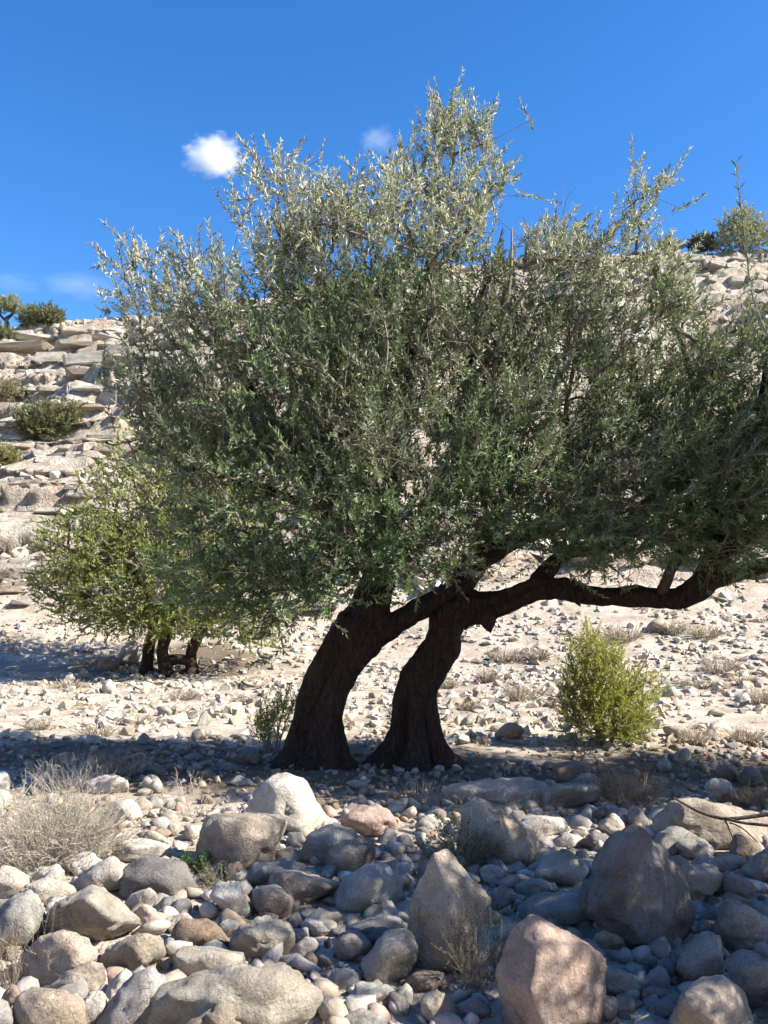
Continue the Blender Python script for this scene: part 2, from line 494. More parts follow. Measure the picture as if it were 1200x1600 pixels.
def rock_verts(pts, level, p=16, rough=0.03, seed=0, cuts=0):
    """rounded, chipped convex rock inside the hull of pts -> verts relative to its centre, faces, centre"""
    pts = np.array(pts)
    c, pl = hull_planes(pts)
    e = np.maximum((pts.max(0) - pts.min(0)) / 2, 1e-3)
    if cuts:            # broken faces
        rc = np.random.default_rng(seed + 900)
        nn = rc.normal(size=(cuts, 3)) * np.array([1, 1, 0.9]) + np.array([0, -0.35, 0.35]); nn /= np.linalg.norm(nn, axis=1)[:, None]
        sup = ((pts - c) @ nn.T).max(0)
        pl = np.vstack([pl, np.hstack([nn, (sup * rc.uniform(0.68, 0.9, cuts))[:, None]])])
    u, f = ico(level)
    v = u * e
    ratio = np.maximum((v @ pl[:, :3].T) / pl[:, 3][None, :], 1e-6)
    r = (ratio ** p).sum(1) ** (-1.0 / p)
    x = v * r[:, None]
    # lift to meet the hull again after the rounding
    size = float(np.cbrt(e[0] * e[1] * e[2])) * 2
    x *= 1.035 + 0.004 * cuts
    nd = x / np.linalg.norm(x, axis=1)[:, None]
    q = x / size
    off = np.array([seed * 3.17 % 50, seed * 1.31 % 50, seed * 0.77 % 50])
    d = rough * 1.0 * fbm(q * 1.7 + off, 3, seed) + rough * 0.75 * fbm(q * 6.0 + off, 4, seed + 5, 0.6)
    chips = np.abs(fbm(q * 3.1 + off + 7, 3, seed + 9))
    d += rough * 0.9 * (0.35 - np.abs(fbm(q * 2.7 + off + 3, 3, seed + 31)))
    # stepped, flaky fracture
    lay = q @ np.array([0.25 * math.sin(seed), 0.2, 1.0]) * (5 + seed % 5) + 0.8 * fbm(q * 2 + off, 2, seed + 13)
    d -= rough * 0.5 * np.clip(np.abs(lay - np.round(lay)) * -6 + 1, 0, 1) * (seed % 3 == 0)
    d -= rough * 1.3 * np.clip(0.22 - chips, 0, 1) / 0.22 * (fbm(q * 1.3 + off, 2, seed + 3) > 0.05)
    x = x + nd * (d * size)[:, None]
    return x, f, c

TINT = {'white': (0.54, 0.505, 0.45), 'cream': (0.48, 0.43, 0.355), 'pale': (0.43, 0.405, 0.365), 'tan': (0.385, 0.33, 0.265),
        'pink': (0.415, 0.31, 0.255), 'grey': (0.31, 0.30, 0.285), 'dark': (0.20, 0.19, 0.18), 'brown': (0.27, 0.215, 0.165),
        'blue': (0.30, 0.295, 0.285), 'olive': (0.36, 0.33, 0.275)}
HEROES = []   # (x, y, ref)

def R(name, label, ref, tint, contact, outline, thick=0.9, p=14, rough=0.03, ridge=(), group='loose rocks of the riverbed', lift=0.0):
    o2 = np.array(outline, float)
    o2 = o2.mean(0) + (o2 - o2.mean(0)) * 1.045
    w = o2[:, 0].max() - o2[:, 0].min(); h = o2[:, 1].max() - o2[:, 1].min()
    dc = CZ * F / (contact - HY)
    if dc > 8.5:
        g = on_ground(o2[:, 0].mean(), contact); dc = g[1] if g is not None else dc
    t = thick * min(w, 1.5 * h) / F * dc
    d = dc + 0.42 * t
    cx, cy = o2[:, 0].mean(), o2[:, 1].mean() + 0.08 * h
    rr = random.Random(int(o2.sum()))
    pts = []
    for (a, b) in o2:
        pts.append(P(a, b, d + 0.06 * t * rr.uniform(-1, 1)))
    k_ = list(range(len(o2)))
    if ridge:
        for (a, b, fr) in ridge: pts.append(P(a, b, d - fr * t))
        sub = k_
    elif p > 10:          # broad facets: only a few corners come forward
        sub = sorted(rr.sample(k_, min(len(k_), rr.choice((3, 4, 4)))))
        for i in sub:
            s = rr.uniform(0.5, 0.86); a, b = o2[i]
            pts.append(P(cx + (a - cx) * s, cy + (b - cy) * s, d - t * rr.uniform(0.30, 0.52)))
    else:
        for (a, b) in o2:
            s = rr.uniform(0.42, 0.84)
            pts.append(P(cx + (a - cx) * s, cy + (b - cy) * s, d - t * rr.uniform(0.34, 0.52)))
    for i in (k_ if p <= 10 else rr.sample(k_, min(len(k_), 5))):
        s = rr.uniform(0.5, 0.85); a, b = o2[i]
        pts.append(P(cx + (a - cx) * s, cy + (b - cy) * s, d + t * rr.uniform(0.36, 0.55)))
    size = max(w, h)
    level = 5 if size > 160 else (4 if size > 42 else 3)
    seed = len(HEROES) + 1
    x, f, c = rock_verts(pts, level, p * 2.2 if p > 9 else p * 1.5, rough * 1.1, seed, (9 if size > 45 else 6) if p > 9 and not ridge else 0)
    o = obj(name, mesh_np(name, x, f, M_ROCK), None, Vector(c))
    k = rr.uniform(0.93, 1.07)
    tc = TINT[tint]
    tm = sum(tc) / 3; tc = [v * 0.88 + tm * 0.12 for v in tc]
    o.color = (tc[0] * k, tc[1] * k * rr.uniform(0.985, 1.015), tc[2] * k * rr.uniform(0.97, 1.03), 1)
    tag(o, label, 'rock', group)
    HEROES.append((cx, cy, ref, c[0], c[1], size / F * d))
    return o

# --- left half of the foreground
R('boulder', 'tall pale boulder in sunlight standing just below the left trunk', 'the tall sunlit boulder', 'white', 1306,
  [(387,1257),(407,1232),(425,1217),(450,1210),(471,1217),(488,1245),(509,1286),(502,1302),(450,1308),(400,1292)], 0.9, 18, 0.035,
  ridge=[(428,1222,0.25),(418,1290,0.42),(470,1300,0.45),(455,1228,0.3)])
R('boulder', 'flat-topped brown block with a sloping right side, before the tall sunlit boulder', 'the flat-topped brown block', 'tan', 1366,
  [(324,1281),(333,1272),(395,1275),(428,1283),(461,1277),(454,1302),(444,1330),(436,1352),(380,1364),(320,1362),(316,1325)], 0.75, 20, 0.03)
R('boulder', 'sunlit peach boulder with a notched peak, right of the tall sunlit boulder', 'the notched peach boulder', 'pink', 1313,
  [(536,1278),(548,1261),(577,1248),(590,1259),(605,1262),(616,1277),(618,1292),(607,1310),(561,1312),(541,1297)], 0.9, 18, 0.035)
R('boulder', 'blue-grey slanting boulder in shade between the brown block and peach boulder', 'the slanting blue-grey boulder', 'blue', 1356,
  [(474,1308),(492,1297),(535,1293),(565,1309),(560,1330),(520,1354),(449,1350),(466,1327)], 0.9, 14)
R('boulder', 'tan block with a flat front under the notched peach boulder', 'the tan block below the peach boulder', 'tan', 1372,
  [(503,1332),(521,1321),(551,1313),(584,1309),(586,1340),(560,1368),(530,1372),(508,1356)], 0.8, 22, 0.02)
R('boulder', 'low flat grey boulder behind the mottled boulder below the brown block', 'the low flat grey boulder', 'grey', 1392,
  [(376,1367),(400,1352),(455,1341),(492,1357),(500,1382),(420,1394),(385,1388)], 1.0, 12)
R('boulder', 'broad mottled tan boulder with a dark right underside', 'the broad mottled boulder', 'tan', 1420,
  [(413,1370),(430,1361),(490,1362),(529,1376),(526,1400),(502,1419),(455,1419),(425,1398)], 1.0, 12)
R('boulder', 'big rounded grey boulder with an orange patch, left of the standing wedge', 'the big orange-patched boulder', 'pale', 1432,
  [(514,1405),(530,1378),(560,1357),(602,1349),(631,1373),(629,1396),(607,1416),(575,1429),(532,1430),(517,1420)], 1.0, 10)
R('boulder', 'dark rounded boulder left of the green herb tuft', 'the dark rounded boulder', 'dark', 1412,
  [(181,1378),(192,1350),(220,1338),(260,1340),(291,1356),(307,1393),(302,1407),(250,1414),(200,1412),(184,1402)], 0.95, 12)
R('boulder', 'white angular stone leaning left of the round tan cobble', 'the white leaning stone', 'white', 1442,
  [(332,1396),(345,1380),(378,1373),(398,1422),(370,1441),(346,1418)], 0.8, 22)
R('boulder', 'round tan cobble beside the white leaning stone', 'the round tan cobble', 'tan', 1438,
  [(390,1407),(400,1387),(426,1382),(455,1396),(461,1415),(448,1436),(425,1438),(400,1424)], 1.0, 8, 0.02)
R('boulder', 'brownish grey rounded stone above the cream slab', 'the brownish stone above the cream slab', 'brown', 1492,
  [(264,1482),(272,1450),(285,1436),(325,1436),(350,1459),(357,1484),(300,1492)], 0.9, 12)
R('boulder', 'long cream slab lying above the huge smooth slab', 'the cream slab', 'cream', 1536,
  [(264,1512),(270,1485),(285,1475),(340,1483),(380,1490),(386,1511),(350,1527),(272,1534)], 1.0, 11)
R('boulder', 'lumpy tan boulder with two humps above the huge smooth slab', 'the two-humped boulder', 'olive', 1512,
  [(352,1478),(378,1447),(418,1435),(454,1438),(462,1462),(437,1502),(390,1512),(358,1500)], 1.0, 11, 0.045)
R('boulder', 'huge smooth olive-grey slab at the bottom edge of the photo', 'the huge smooth slab', 'olive', 1668,
  [(182,1605),(235,1568),(270,1537),(320,1524),(380,1519),(415,1510),(478,1515),(496,1533),(493,1562),(468,1602),(440,1645),(250,1662)], 0.8, 14, 0.03)
R('boulder', 'rough brown rock leaning on the huge smooth slab at the bottom edge', 'the rough brown bottom rock', 'brown', 1690,
  [(292,1610),(318,1580),(345,1572),(370,1581),(386,1608),(360,1660),(310,1660)], 0.8, 12, 0.05)
R('flat_boulder', 'long overhanging slab with a ragged brown underside at left', 'the overhanging slab', 'olive', 1492,
  [(44,1452),(65,1428),(125,1394),(150,1386),(168,1400),(219,1430),(218,1445),(187,1460),(140,1451),(78,1457)], 1.3, 18, 0.03)
R('boulder', 'grey slab at the left edge behind the overhanging slab', 'the left-edge grey slab', 'grey', 1490,
  [(-25,1415),(30,1397),(58,1391),(70,1418),(58,1452),(30,1482),(-25,1485)], 0.9, 14)
R('boulder', 'bright cream rounded boulder under the overhanging slab', 'the cream rounded boulder', 'cream', 1552,
  [(27,1527),(35,1490),(60,1467),(95,1456),(131,1462),(154,1492),(150,1515),(80,1550),(35,1550)], 0.85, 12)
R('boulder', 'tan wedge with dark lower strata lying on the cream rounded boulder', 'the tan layered wedge', 'tan', 1562,
  [(58,1540),(100,1518),(150,1499),(163,1504),(168,1535),(160,1547),(125,1556),(65,1556)], 0.8, 18, 0.04)
R('boulder', 'smooth olive-grey boulder right of the cream rounded boulder', 'the smooth olive boulder', 'olive', 1536,
  [(150,1500),(185,1472),(230,1454),(255,1457),(263,1485),(242,1517),(200,1534),(165,1530)], 0.9, 12)
R('boulder', 'rosy grey block in the lower left corner', 'the rosy corner block', 'tan', 1652,
  [(16,1595),(25,1565),(50,1549),(110,1548),(126,1560),(132,1602),(122,1646),(30,1648)], 0.9, 16)
R('boulder', 'grey wedge rising to a blunt peak left of the huge smooth slab', 'the grey wedge', 'grey', 1640,
  [(150,1610),(165,1572),(190,1545),(230,1512),(266,1541),(248,1577),(210,1632),(155,1640)], 0.9, 18, 0.035)
R('stone', 'pale pointed splinter above the grey wedge', 'the pale splinter', 'white', 1562,
  [(163,1552),(176,1532),(197,1514),(206,1524),(190,1545),(172,1560)], 0.9, 20)
R('stone', 'narrow upright stone right of the rosy corner block', 'the narrow upright stone', 'pale', 1625,
  [(131,1558),(144,1547),(160,1548),(168,1561),(156,1597),(140,1618),(126,1610)], 0.9, 16)
R('stone', 'small pink stone left of the tan layered wedge', 'the small pink stone', 'pink', 1582,
  [(2,1562),(13,1540),(24,1538),(36,1553),(22,1580),(8,1580)], 0.9, 12)
R('boulder', 'grey stone cut off by the lower left corner', 'the corner-cut stone', 'grey', 1650,
  [(-30,1565),(5,1563),(16,1578),(22,1602),(15,1645),(-30,1645)], 0.9, 12)
R('stone', 'pale triangular stone at the foot of the dark rounded boulder', 'the pale triangular stone', 'pale', 1428,
  [(191,1417),(213,1396),(235,1387),(244,1396),(244,1416),(225,1428),(196,1427)], 0.8, 16)
R('stone', 'small tilted grey stone right of the pale triangular stone', 'the small tilted stone', 'grey', 1432,
  [(240,1421),(256,1403),(267,1400),(273,1409),(262,1430),(248,1431)], 0.9, 12)
R('stone', 'bluish rounded stone below the right end of the dark boulder', 'the bluish stone', 'blue', 1434,
  [(266,1421),(275,1406),(296,1404),(302,1420),(290,1433),(272,1432)], 0.9, 10)
R('stone', 'pinkish wedge stone touching the right end of the overhanging slab', 'the pinkish wedge', 'pink', 1460,
  [(212,1421),(232,1414),(257,1431),(263,1453),(230,1459),(215,1442)], 0.9, 16)
R('stone', 'pale sliver between the pinkish wedge and brownish stone', 'the pale sliver', 'cream', 1462,
  [(254,1432),(290,1427),(303,1440),(282,1460),(264,1459)], 0.9, 14)
R('stone', 'spotted white egg-shaped stone left of the white leaning stone', 'the egg-shaped stone', 'white', 1440,
  [(310,1421),(321,1406),(340,1414),(344,1433),(330,1440),(316,1436)], 1.0, 8, 0.02)
R('stone', 'smooth white cobble under the white leaning stone', 'the smooth white cobble', 'white', 1463,
  [(336,1445),(353,1431),(374,1442),(366,1460),(347,1463)], 1.0, 8, 0.02)
R('boulder', 'warm cream boulder at the left edge below the pale dry bush', 'the left-edge cream boulder', 'cream', 1404,
  [(-20,1362),(18,1351),(44,1369),(48,1396),(20,1404),(-20,1404)], 0.9, 12)
R('boulder', 'white pitted rock at the foot of the pale dry bush', 'the white pitted rock', 'white', 1388,
  [(38,1368),(60,1353),(90,1350),(106,1370),(100,1386),(45,1388)], 0.9, 11, 0.05)
R('boulder', 'small white block under the right side of the pale dry bush', 'the white block under the bush', 'white', 1372,
  [(94,1346),(110,1334),(140,1332),(162,1346),(150,1363),(115,1372)], 0.9, 14)
R('boulder', 'smooth pale boulder left of the dark rounded boulder', 'the smooth pale boulder', 'pale', 1406,
  [(103,1388),(140,1362),(170,1340),(194,1346),(195,1388),(180,1406),(110,1406)], 0.9, 12)
R('boulder', 'dazzling white low boulder behind the dark rounded boulder', 'the dazzling white boulder', 'white', 1350,
  [(172,1336),(185,1307),(210,1311),(255,1313),(280,1340),(230,1350),(180,1350)], 0.9, 12)
R('boulder', 'tan flat rock at the left below the white pitted rock', 'the tan flat rock', 'cream', 1414,
  [(38,1386),(70,1373),(100,1378),(118,1393),(85,1413),(45,1412)], 0.9, 12)
R('stone', 'small upright white stone, left of the two between dry bush and brown block', 'the left upright white stone', 'white', 1309,
  [(261,1291),(270,1285),(278,1290),(281,1304),(266,1309)], 0.9, 10)
R('stone', 'small white stone nearest the left side of the flat-topped brown block', 'the right small white stone', 'white', 1315,
  [(287,1296),(300,1288),(313,1303),(302,1314),(290,1311)], 0.9, 10)
R('stone', 'little cream stone above the dazzling white boulder', 'the little cream stone', 'cream', 1316,
  [(215,1304),(228,1295),(237,1300),(238,1313),(221,1316)], 0.9, 12)
R('boulder', 'upright stone half lit, half shaded, behind the pale dry bush', 'the half-lit stone', 'pale', 1245,
  [(218,1223),(229,1211),(243,1211),(254,1226),(255,1241),(231,1245)], 1.0, 11)
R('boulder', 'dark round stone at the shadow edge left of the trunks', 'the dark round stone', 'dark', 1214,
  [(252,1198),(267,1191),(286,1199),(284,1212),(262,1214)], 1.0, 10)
R('boulder', 'grey elongated stone behind the half-lit stone', 'the grey elongated stone', 'grey', 1216,
  [(231,1201),(245,1194),(261,1202),(264,1213),(245,1216)], 1.0, 10)
R('stone', 'small cream stone left of the grey elongated stone', 'the small cream stone', 'cream', 1212,
  [(207,1199),(215,1192),(224,1197),(223,1212),(210,1211)], 1.0, 10)
R('stone', 'thin flat stone lying right of the half-lit stone', 'the thin flat stone', 'pale', 1232,
  [(250,1224),(270,1219),(282,1225),(276,1232),(252,1231)], 0.8, 12)
R('boulder', 'white boulder cut by the left edge behind the dry bush', 'the left-edge white boulder', 'white', 1242,
  [(-22,1215),(-4,1204),(10,1207),(21,1226),(10,1242),(-22,1242)], 0.9, 11)
R('boulder', 'broad low white boulder among the dry brush', 'the broad low white boulder', 'white', 1246,
  [(123,1227),(150,1213),(190,1209),(206,1218),(211,1236),(150,1246)], 0.9, 11)
R('boulder', 'round white boulder at the right end of the pale dry bush', 'the round white boulder', 'white', 1290,
  [(163,1264),(185,1249),(215,1254),(224,1276),(200,1289),(171,1286)], 0.9, 11)
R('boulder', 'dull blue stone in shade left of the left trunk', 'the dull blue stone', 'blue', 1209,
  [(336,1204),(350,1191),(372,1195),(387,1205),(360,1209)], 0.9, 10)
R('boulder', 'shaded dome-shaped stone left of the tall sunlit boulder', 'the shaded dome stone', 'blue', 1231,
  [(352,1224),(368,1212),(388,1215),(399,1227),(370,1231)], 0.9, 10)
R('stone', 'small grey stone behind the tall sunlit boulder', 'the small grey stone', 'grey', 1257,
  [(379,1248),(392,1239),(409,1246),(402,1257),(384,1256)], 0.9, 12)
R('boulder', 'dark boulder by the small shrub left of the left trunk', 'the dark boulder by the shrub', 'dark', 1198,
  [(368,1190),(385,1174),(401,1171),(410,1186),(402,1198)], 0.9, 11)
R('stone', 'white chip at the left foot of the tall sunlit boulder', 'the white chip', 'white', 1277,
  [(384,1263),(398,1251),(407,1263),(399,1276),(388,1274)], 0.8, 16)
R('stone', 'cream lump at the right foot of the tall sunlit boulder', 'the cream lump', 'cream', 1324,
  [(450,1301),(472,1301),(480,1316),(456,1324)], 0.9, 12)
R('stone', 'pale flat stone on top of the slanting blue-grey boulder', 'the pale flat stone', 'white', 1306,
  [(487,1296),(510,1284),(533,1286),(530,1299),(500,1303)], 0.9, 14)
# --- right half of the foreground
R('boulder', 'standing wedge with a shaded left face and cream right face', 'the standing wedge', 'tan', 1528,
  [(645,1430),(655,1385),(682,1337),(695,1329),(712,1345),(732,1376),(767,1406),(752,1432),(732,1472),(702,1526),(655,1522),(641,1470)], 0.8, 30, 0.022,
  ridge=[(690,1340,0.10),(705,1425,0.55),(713,1500,0.6)])
R('boulder', 'large pinkish block with a sharp vertical edge at the bottom right', 'the large pinkish block', 'pink', 1632,
  [(780,1532),(787,1495),(805,1455),(834,1435),(880,1459),(941,1490),(946,1511),(933,1567),(924,1612),(900,1632),(800,1618),(784,1575)], 0.85, 34, 0.020,
  ridge=[(835,1438,0.06),(839,1500,0.5),(831,1560,0.56),(855,1622,0.5)])
R('boulder', 'huge dark grey boulder with broad shoulders on the right', 'the huge dark boulder', 'dark', 1496,
  [(896,1382),(920,1355),(945,1315),(965,1299),(1010,1294),(1026,1315),(1051,1375),(1089,1436),(1082,1467),(1025,1492),(990,1488),(930,1444),(904,1402)], 0.75, 14, 0.035)
R('flat_boulder', 'long flat blue-grey stone left of the huge dark boulder', 'the long blue-grey stone', 'blue', 1452,
  [(804,1431),(812,1407),(850,1399),(915,1391),(950,1404),(955,1420),(925,1438),(870,1447),(820,1443)], 1.0, 12)
R('boulder', 'smooth grey boulder between the tan peak and the huge dark boulder', 'the smooth grey boulder', 'pale', 1392,
  [(829,1362),(840,1335),(870,1328),(900,1336),(923,1352),(903,1377),(886,1391),(840,1382)], 0.9, 14)
R('boulder', 'tall tan boulder with a shaded peak behind the leafy weed', 'the tan peaked boulder', 'tan', 1362,
  [(718,1260),(744,1241),(771,1257),(785,1268),(813,1290),(842,1322),(831,1345),(813,1361),(760,1361),(720,1334)], 0.8, 16, 0.035,
  ridge=[(748,1246,0.1),(770,1295,0.5),(800,1350,0.52)])
R('flat_boulder', 'flat grey slab right of the tan peaked boulder', 'the flat grey slab', 'pale', 1310,
  [(798,1280),(840,1273),(878,1272),(887,1285),(883,1302),(853,1311),(830,1306),(803,1296)], 0.9, 16)
R('flat_boulder', 'long pale ledge lying in shade right of the right trunk', 'the long pale ledge', 'pale', 1260,
  [(700,1232),(720,1217),(760,1216),(830,1221),(862,1226),(864,1252),(840,1259),(780,1257),(708,1249)], 0.9, 12)
R('boulder', 'squared blue-grey block at the right end of the long pale ledge', 'the squared blue block', 'blue', 1266,
  [(847,1233),(880,1222),(931,1224),(942,1249),(885,1264),(850,1261)], 0.8, 16)
R('boulder', 'bright white stone behind the huge dark boulder', 'the bright white stone', 'white', 1305,
  [(937,1294),(945,1280),(958,1272),(978,1290),(976,1303),(946,1305)], 0.9, 10)
R('boulder', 'grey leaning stone beside the big flat slab', 'the grey leaning stone', 'grey', 1296,
  [(978,1269),(987,1255),(1001,1261),(1015,1286),(1002,1295),(982,1290)], 0.8, 14)
R('flat_boulder', 'big flat tan slab under the dead branch at the right', 'the big flat slab', 'tan', 1332,
  [(1009,1274),(1040,1258),(1100,1251),(1170,1264),(1225,1280),(1235,1318),(1160,1328),(1110,1318),(1040,1302),(1014,1292)], 1.0, 14, 0.03)
R('boulder', 'white sunlit boulder behind the big flat slab', 'the white sunlit boulder', 'white', 1258,
  [(1104,1226),(1120,1213),(1141,1225),(1152,1246),(1140,1258),(1110,1254)], 0.9, 10)
R('boulder', 'dark round boulder near the right edge below the far shrub', 'the right-edge dark boulder', 'dark', 1230,
  [(1151,1216),(1165,1199),(1186,1201),(1194,1226),(1160,1230)], 0.9, 10)
R('boulder', 'dim brown boulder behind the white sunlit boulder', 'the dim brown boulder', 'brown', 1222,
  [(1116,1206),(1130,1194),(1151,1198),(1154,1219),(1128,1222)], 0.9, 10)
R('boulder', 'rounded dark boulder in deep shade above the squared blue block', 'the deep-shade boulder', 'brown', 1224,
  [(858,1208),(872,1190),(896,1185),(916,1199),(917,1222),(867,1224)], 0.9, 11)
R('stone', 'low grey stone right of the deep-shade boulder', 'the low grey stone', 'grey', 1228,
  [(890,1221),(907,1209),(930,1209),(946,1224),(910,1228)], 0.9, 10)
R('boulder', 'shaded grey boulder below the left end of the big flat slab', 'the shaded boulder below the slab', 'grey', 1338,
  [(1021,1302),(1045,1289),(1072,1290),(1097,1311),(1082,1333),(1040,1338),(1024,1322)], 0.9, 12)
R('boulder', 'oval grey stone below the dead branch', 'the oval grey stone', 'pale', 1343,
  [(1054,1321),(1067,1312),(1101,1313),(1122,1327),(1108,1343),(1070,1339)], 0.9, 10)
R('boulder', 'pale rounded block right of the huge dark boulder', 'the pale rounded block', 'cream', 1416,
  [(1056,1360),(1085,1346),(1110,1351),(1128,1370),(1124,1394),(1090,1414),(1061,1409)], 0.8, 16)
R('boulder', 'blue stone with a lit top right of the pale rounded block', 'the blue lit-top stone', 'blue', 1410,
  [(1123,1373),(1147,1358),(1177,1386),(1167,1408),(1134,1409)], 0.9, 14)
R('stone', 'long white stone behind the pale rounded block', 'the long white stone', 'pale', 1364,
  [(1095,1347),(1130,1334),(1170,1343),(1162,1361),(1120,1364)], 0.9, 12)
R('stone', 'brown stone tucked under the right end of the big flat slab', 'the tucked brown stone', 'brown', 1346,
  [(1137,1327),(1147,1306),(1192,1321),(1178,1345),(1145,1343)], 0.9, 14)
R('boulder', 'violet-grey boulder at the right edge below the big flat slab', 'the violet boulder', 'grey', 1384,
  [(1155,1360),(1180,1334),(1220,1318),(1228,1380),(1175,1384)], 0.8, 12)
R('boulder', 'big rounded boulder at the right edge, lavender grey with a tan underside', 'the lavender boulder', 'pale', 1504,
  [(1116,1430),(1128,1407),(1155,1405),(1205,1430),(1235,1465),(1225,1502),(1160,1486),(1123,1462)], 0.9, 11)
R('boulder', 'upright egg-like boulder left of the lavender boulder', 'the egg-like boulder', 'tan', 1548,
  [(1058,1513),(1080,1470),(1102,1451),(1126,1465),(1138,1500),(1122,1538),(1070,1546)], 0.9, 12)
R('boulder', 'smooth grey boulder at the right edge below the lavender boulder', 'the right-edge smooth boulder', 'grey', 1596,
  [(1133,1509),(1152,1492),(1180,1494),(1225,1510),(1240,1585),(1190,1592),(1150,1550)], 0.9, 11)
R('boulder', 'speckled rosy boulder with a domed top at the bottom right', 'the speckled rosy boulder', 'tan', 1668,
  [(1030,1608),(1045,1575),(1065,1550),(1095,1531),(1135,1528),(1171,1545),(1179,1582),(1172,1640),(1055,1660)], 0.85, 12)
R('boulder', 'patchy angular block left of the standing wedge', 'the patchy angular block', 'olive', 1546,
  [(562,1513),(600,1465),(640,1453),(661,1474),(656,1497),(627,1538),(600,1545),(570,1536)], 0.8, 20, 0.035)
R('boulder', 'round tan boulder with a curved crack below the orange-patched boulder', 'the cracked round boulder', 'tan', 1508,
  [(525,1470),(545,1451),(567,1459),(582,1477),(576,1489),(545,1507),(526,1498)], 1.0, 9, 0.02)
R('boulder', 'grey boulder behind the cracked round boulder', 'the grey boulder behind the crack', 'grey', 1484,
  [(543,1449),(580,1436),(622,1429),(642,1452),(622,1480),(575,1484)], 0.9, 12)
R('stone', 'long grey cobble at the bottom, right of the huge smooth slab', 'the long grey cobble', 'grey', 1592,
  [(485,1571),(513,1557),(540,1563),(554,1577),(542,1590),(492,1589)], 0.9, 9, 0.02)
R('stone', 'flat blue-grey stone at the bottom edge in the middle', 'the flat bottom stone', 'blue', 1618,
  [(532,1594),(561,1576),(603,1590),(598,1614),(540,1616)], 0.9, 12)
R('stone', 'pale stone with an orange tip right of the huge smooth slab', 'the orange-tipped stone', 'pale', 1548,
  [(503,1537),(530,1519),(550,1510),(559,1521),(543,1543),(515,1547)], 0.9, 14)
R('boulder', 'striped grey stone under the patchy angular block', 'the striped stone', 'blue', 1582,
  [(548,1567),(562,1531),(600,1539),(620,1550),(590,1575),(565,1582)], 0.9, 16)
R('stone', 'bright flat stone right of the two-humped boulder', 'the bright flat stone', 'white', 1497,
  [(453,1484),(481,1464),(502,1473),(490,1491),(468,1497)], 0.9, 12)
R('stone', 'grey pebble-like stone above the bright flat stone', 'the grey pebble-like stone', 'pale', 1474,
  [(453,1461),(460,1450),(473,1450),(483,1460),(472,1473),(458,1472)], 0.9, 9)
R('stone', 'half-shaded wedge stone right of the round tan cobble', 'the half-shaded wedge', 'pale', 1462,
  [(466,1448),(481,1434),(513,1440),(526,1453),(500,1462),(475,1460)], 0.9, 12)
R('stone', 'thin dark slab beneath the broad mottled boulder', 'the thin dark slab', 'grey', 1444,
  [(455,1429),(471,1418),(503,1422),(523,1430),(514,1443),(467,1442)], 0.9, 12)
R('stone', 'pale flat chip touching the top right of the huge smooth slab', 'the pale flat chip', 'white', 1516,
  [(432,1497),(450,1493),(472,1495),(477,1509),(455,1516),(438,1514)], 0.9, 14)
R('stone', 'two-toned pebble right of the pale flat chip', 'the two-toned pebble', 'brown', 1517,
  [(472,1497),(487,1487),(497,1500),(490,1515),(477,1515)], 0.9, 9)
R('stone', 'cobble with an orange right face left of the large pinkish block', 'the orange-faced cobble', 'tan', 1608,
  [(659,1554),(688,1544),(711,1572),(708,1597),(678,1607),(658,1578)], 0.9, 12)
R('stone', 'dark angular stone at the foot of the standing wedge', 'the dark angular stone', 'brown', 1554,
  [(630,1537),(653,1515),(688,1518),(695,1537),(680,1552),(650,1553)], 0.9, 16)
R('stone', 'flat blue stone left of the large pinkish block', 'the flat blue stone', 'blue', 1596,
  [(713,1571),(749,1559),(767,1577),(752,1594),(717,1590)], 0.9, 12)
R('stone', 'small whitish cobble at the bottom edge below the flat blue stone', 'the whitish bottom cobble', 'white', 1612,
  [(719,1596),(736,1580),(749,1591),(746,1609),(724,1610)], 0.9, 8)
R('boulder', 'angular pale stone right of the large pinkish block', 'the angular pale stone', 'cream', 1566,
  [(939,1543),(949,1504),(971,1512),(1007,1538),(989,1564),(947,1557)], 0.9, 20, 0.035)
R('boulder', 'lumpy blue-white stone under the huge dark boulder', 'the lumpy blue-white stone', 'pale', 1486,
  [(925,1467),(950,1449),(971,1439),(989,1455),(983,1475),(944,1486)], 1.0, 10, 0.045)
R('stone', 'rounded pebble right of the angular pale stone', 'the rounded pebble', 'pale', 1533,
  [(971,1513),(987,1502),(1007,1513),(1005,1529),(988,1533)], 1.0, 8)
R('stone', 'lumpy grey stone below the lumpy blue-white stone', 'the lumpy grey stone', 'grey', 1509,
  [(961,1494),(979,1480),(997,1494),(985,1507),(968,1508)], 1.0, 10)
R('stone', 'dark diamond-shaped stone left of the egg-like boulder', 'the dark diamond stone', 'dark', 1536,
  [(1027,1507),(1045,1495),(1063,1513),(1047,1535),(1032,1528)], 0.9, 18)
R('stone', 'small dark blocky stone in the hollow below the huge dark boulder', 'the dark blocky stone', 'blue', 1517,
  [(1003,1496),(1016,1490),(1028,1497),(1026,1515),(1008,1515)], 0.9, 14)
R('stone', 'slate-like triangular stone right of the large pinkish block', 'the slate-like stone', 'grey', 1600,
  [(939,1555),(968,1558),(960,1592),(948,1598),(942,1580)], 0.7, 20)
R('stone', 'brown flat stone right of the angular pale stone', 'the brown flat stone', 'brown', 1570,
  [(998,1543),(1020,1539),(1052,1551),(1033,1566),(1003,1568)], 0.9, 14)
R('stone', 'white-tipped blue stone left of the speckled rosy boulder', 'the white-tipped stone', 'blue', 1592,
  [(1008,1574),(1051,1552),(1062,1562),(1045,1585),(1018,1591)], 0.9, 14)
R('boulder', 'grey boulder hidden behind the right shoulder of the large pinkish block', 'the hidden grey boulder', 'grey', 1530,
  [(895,1478),(910,1468),(933,1472),(949,1492),(944,1525),(905,1525)], 0.9, 11)
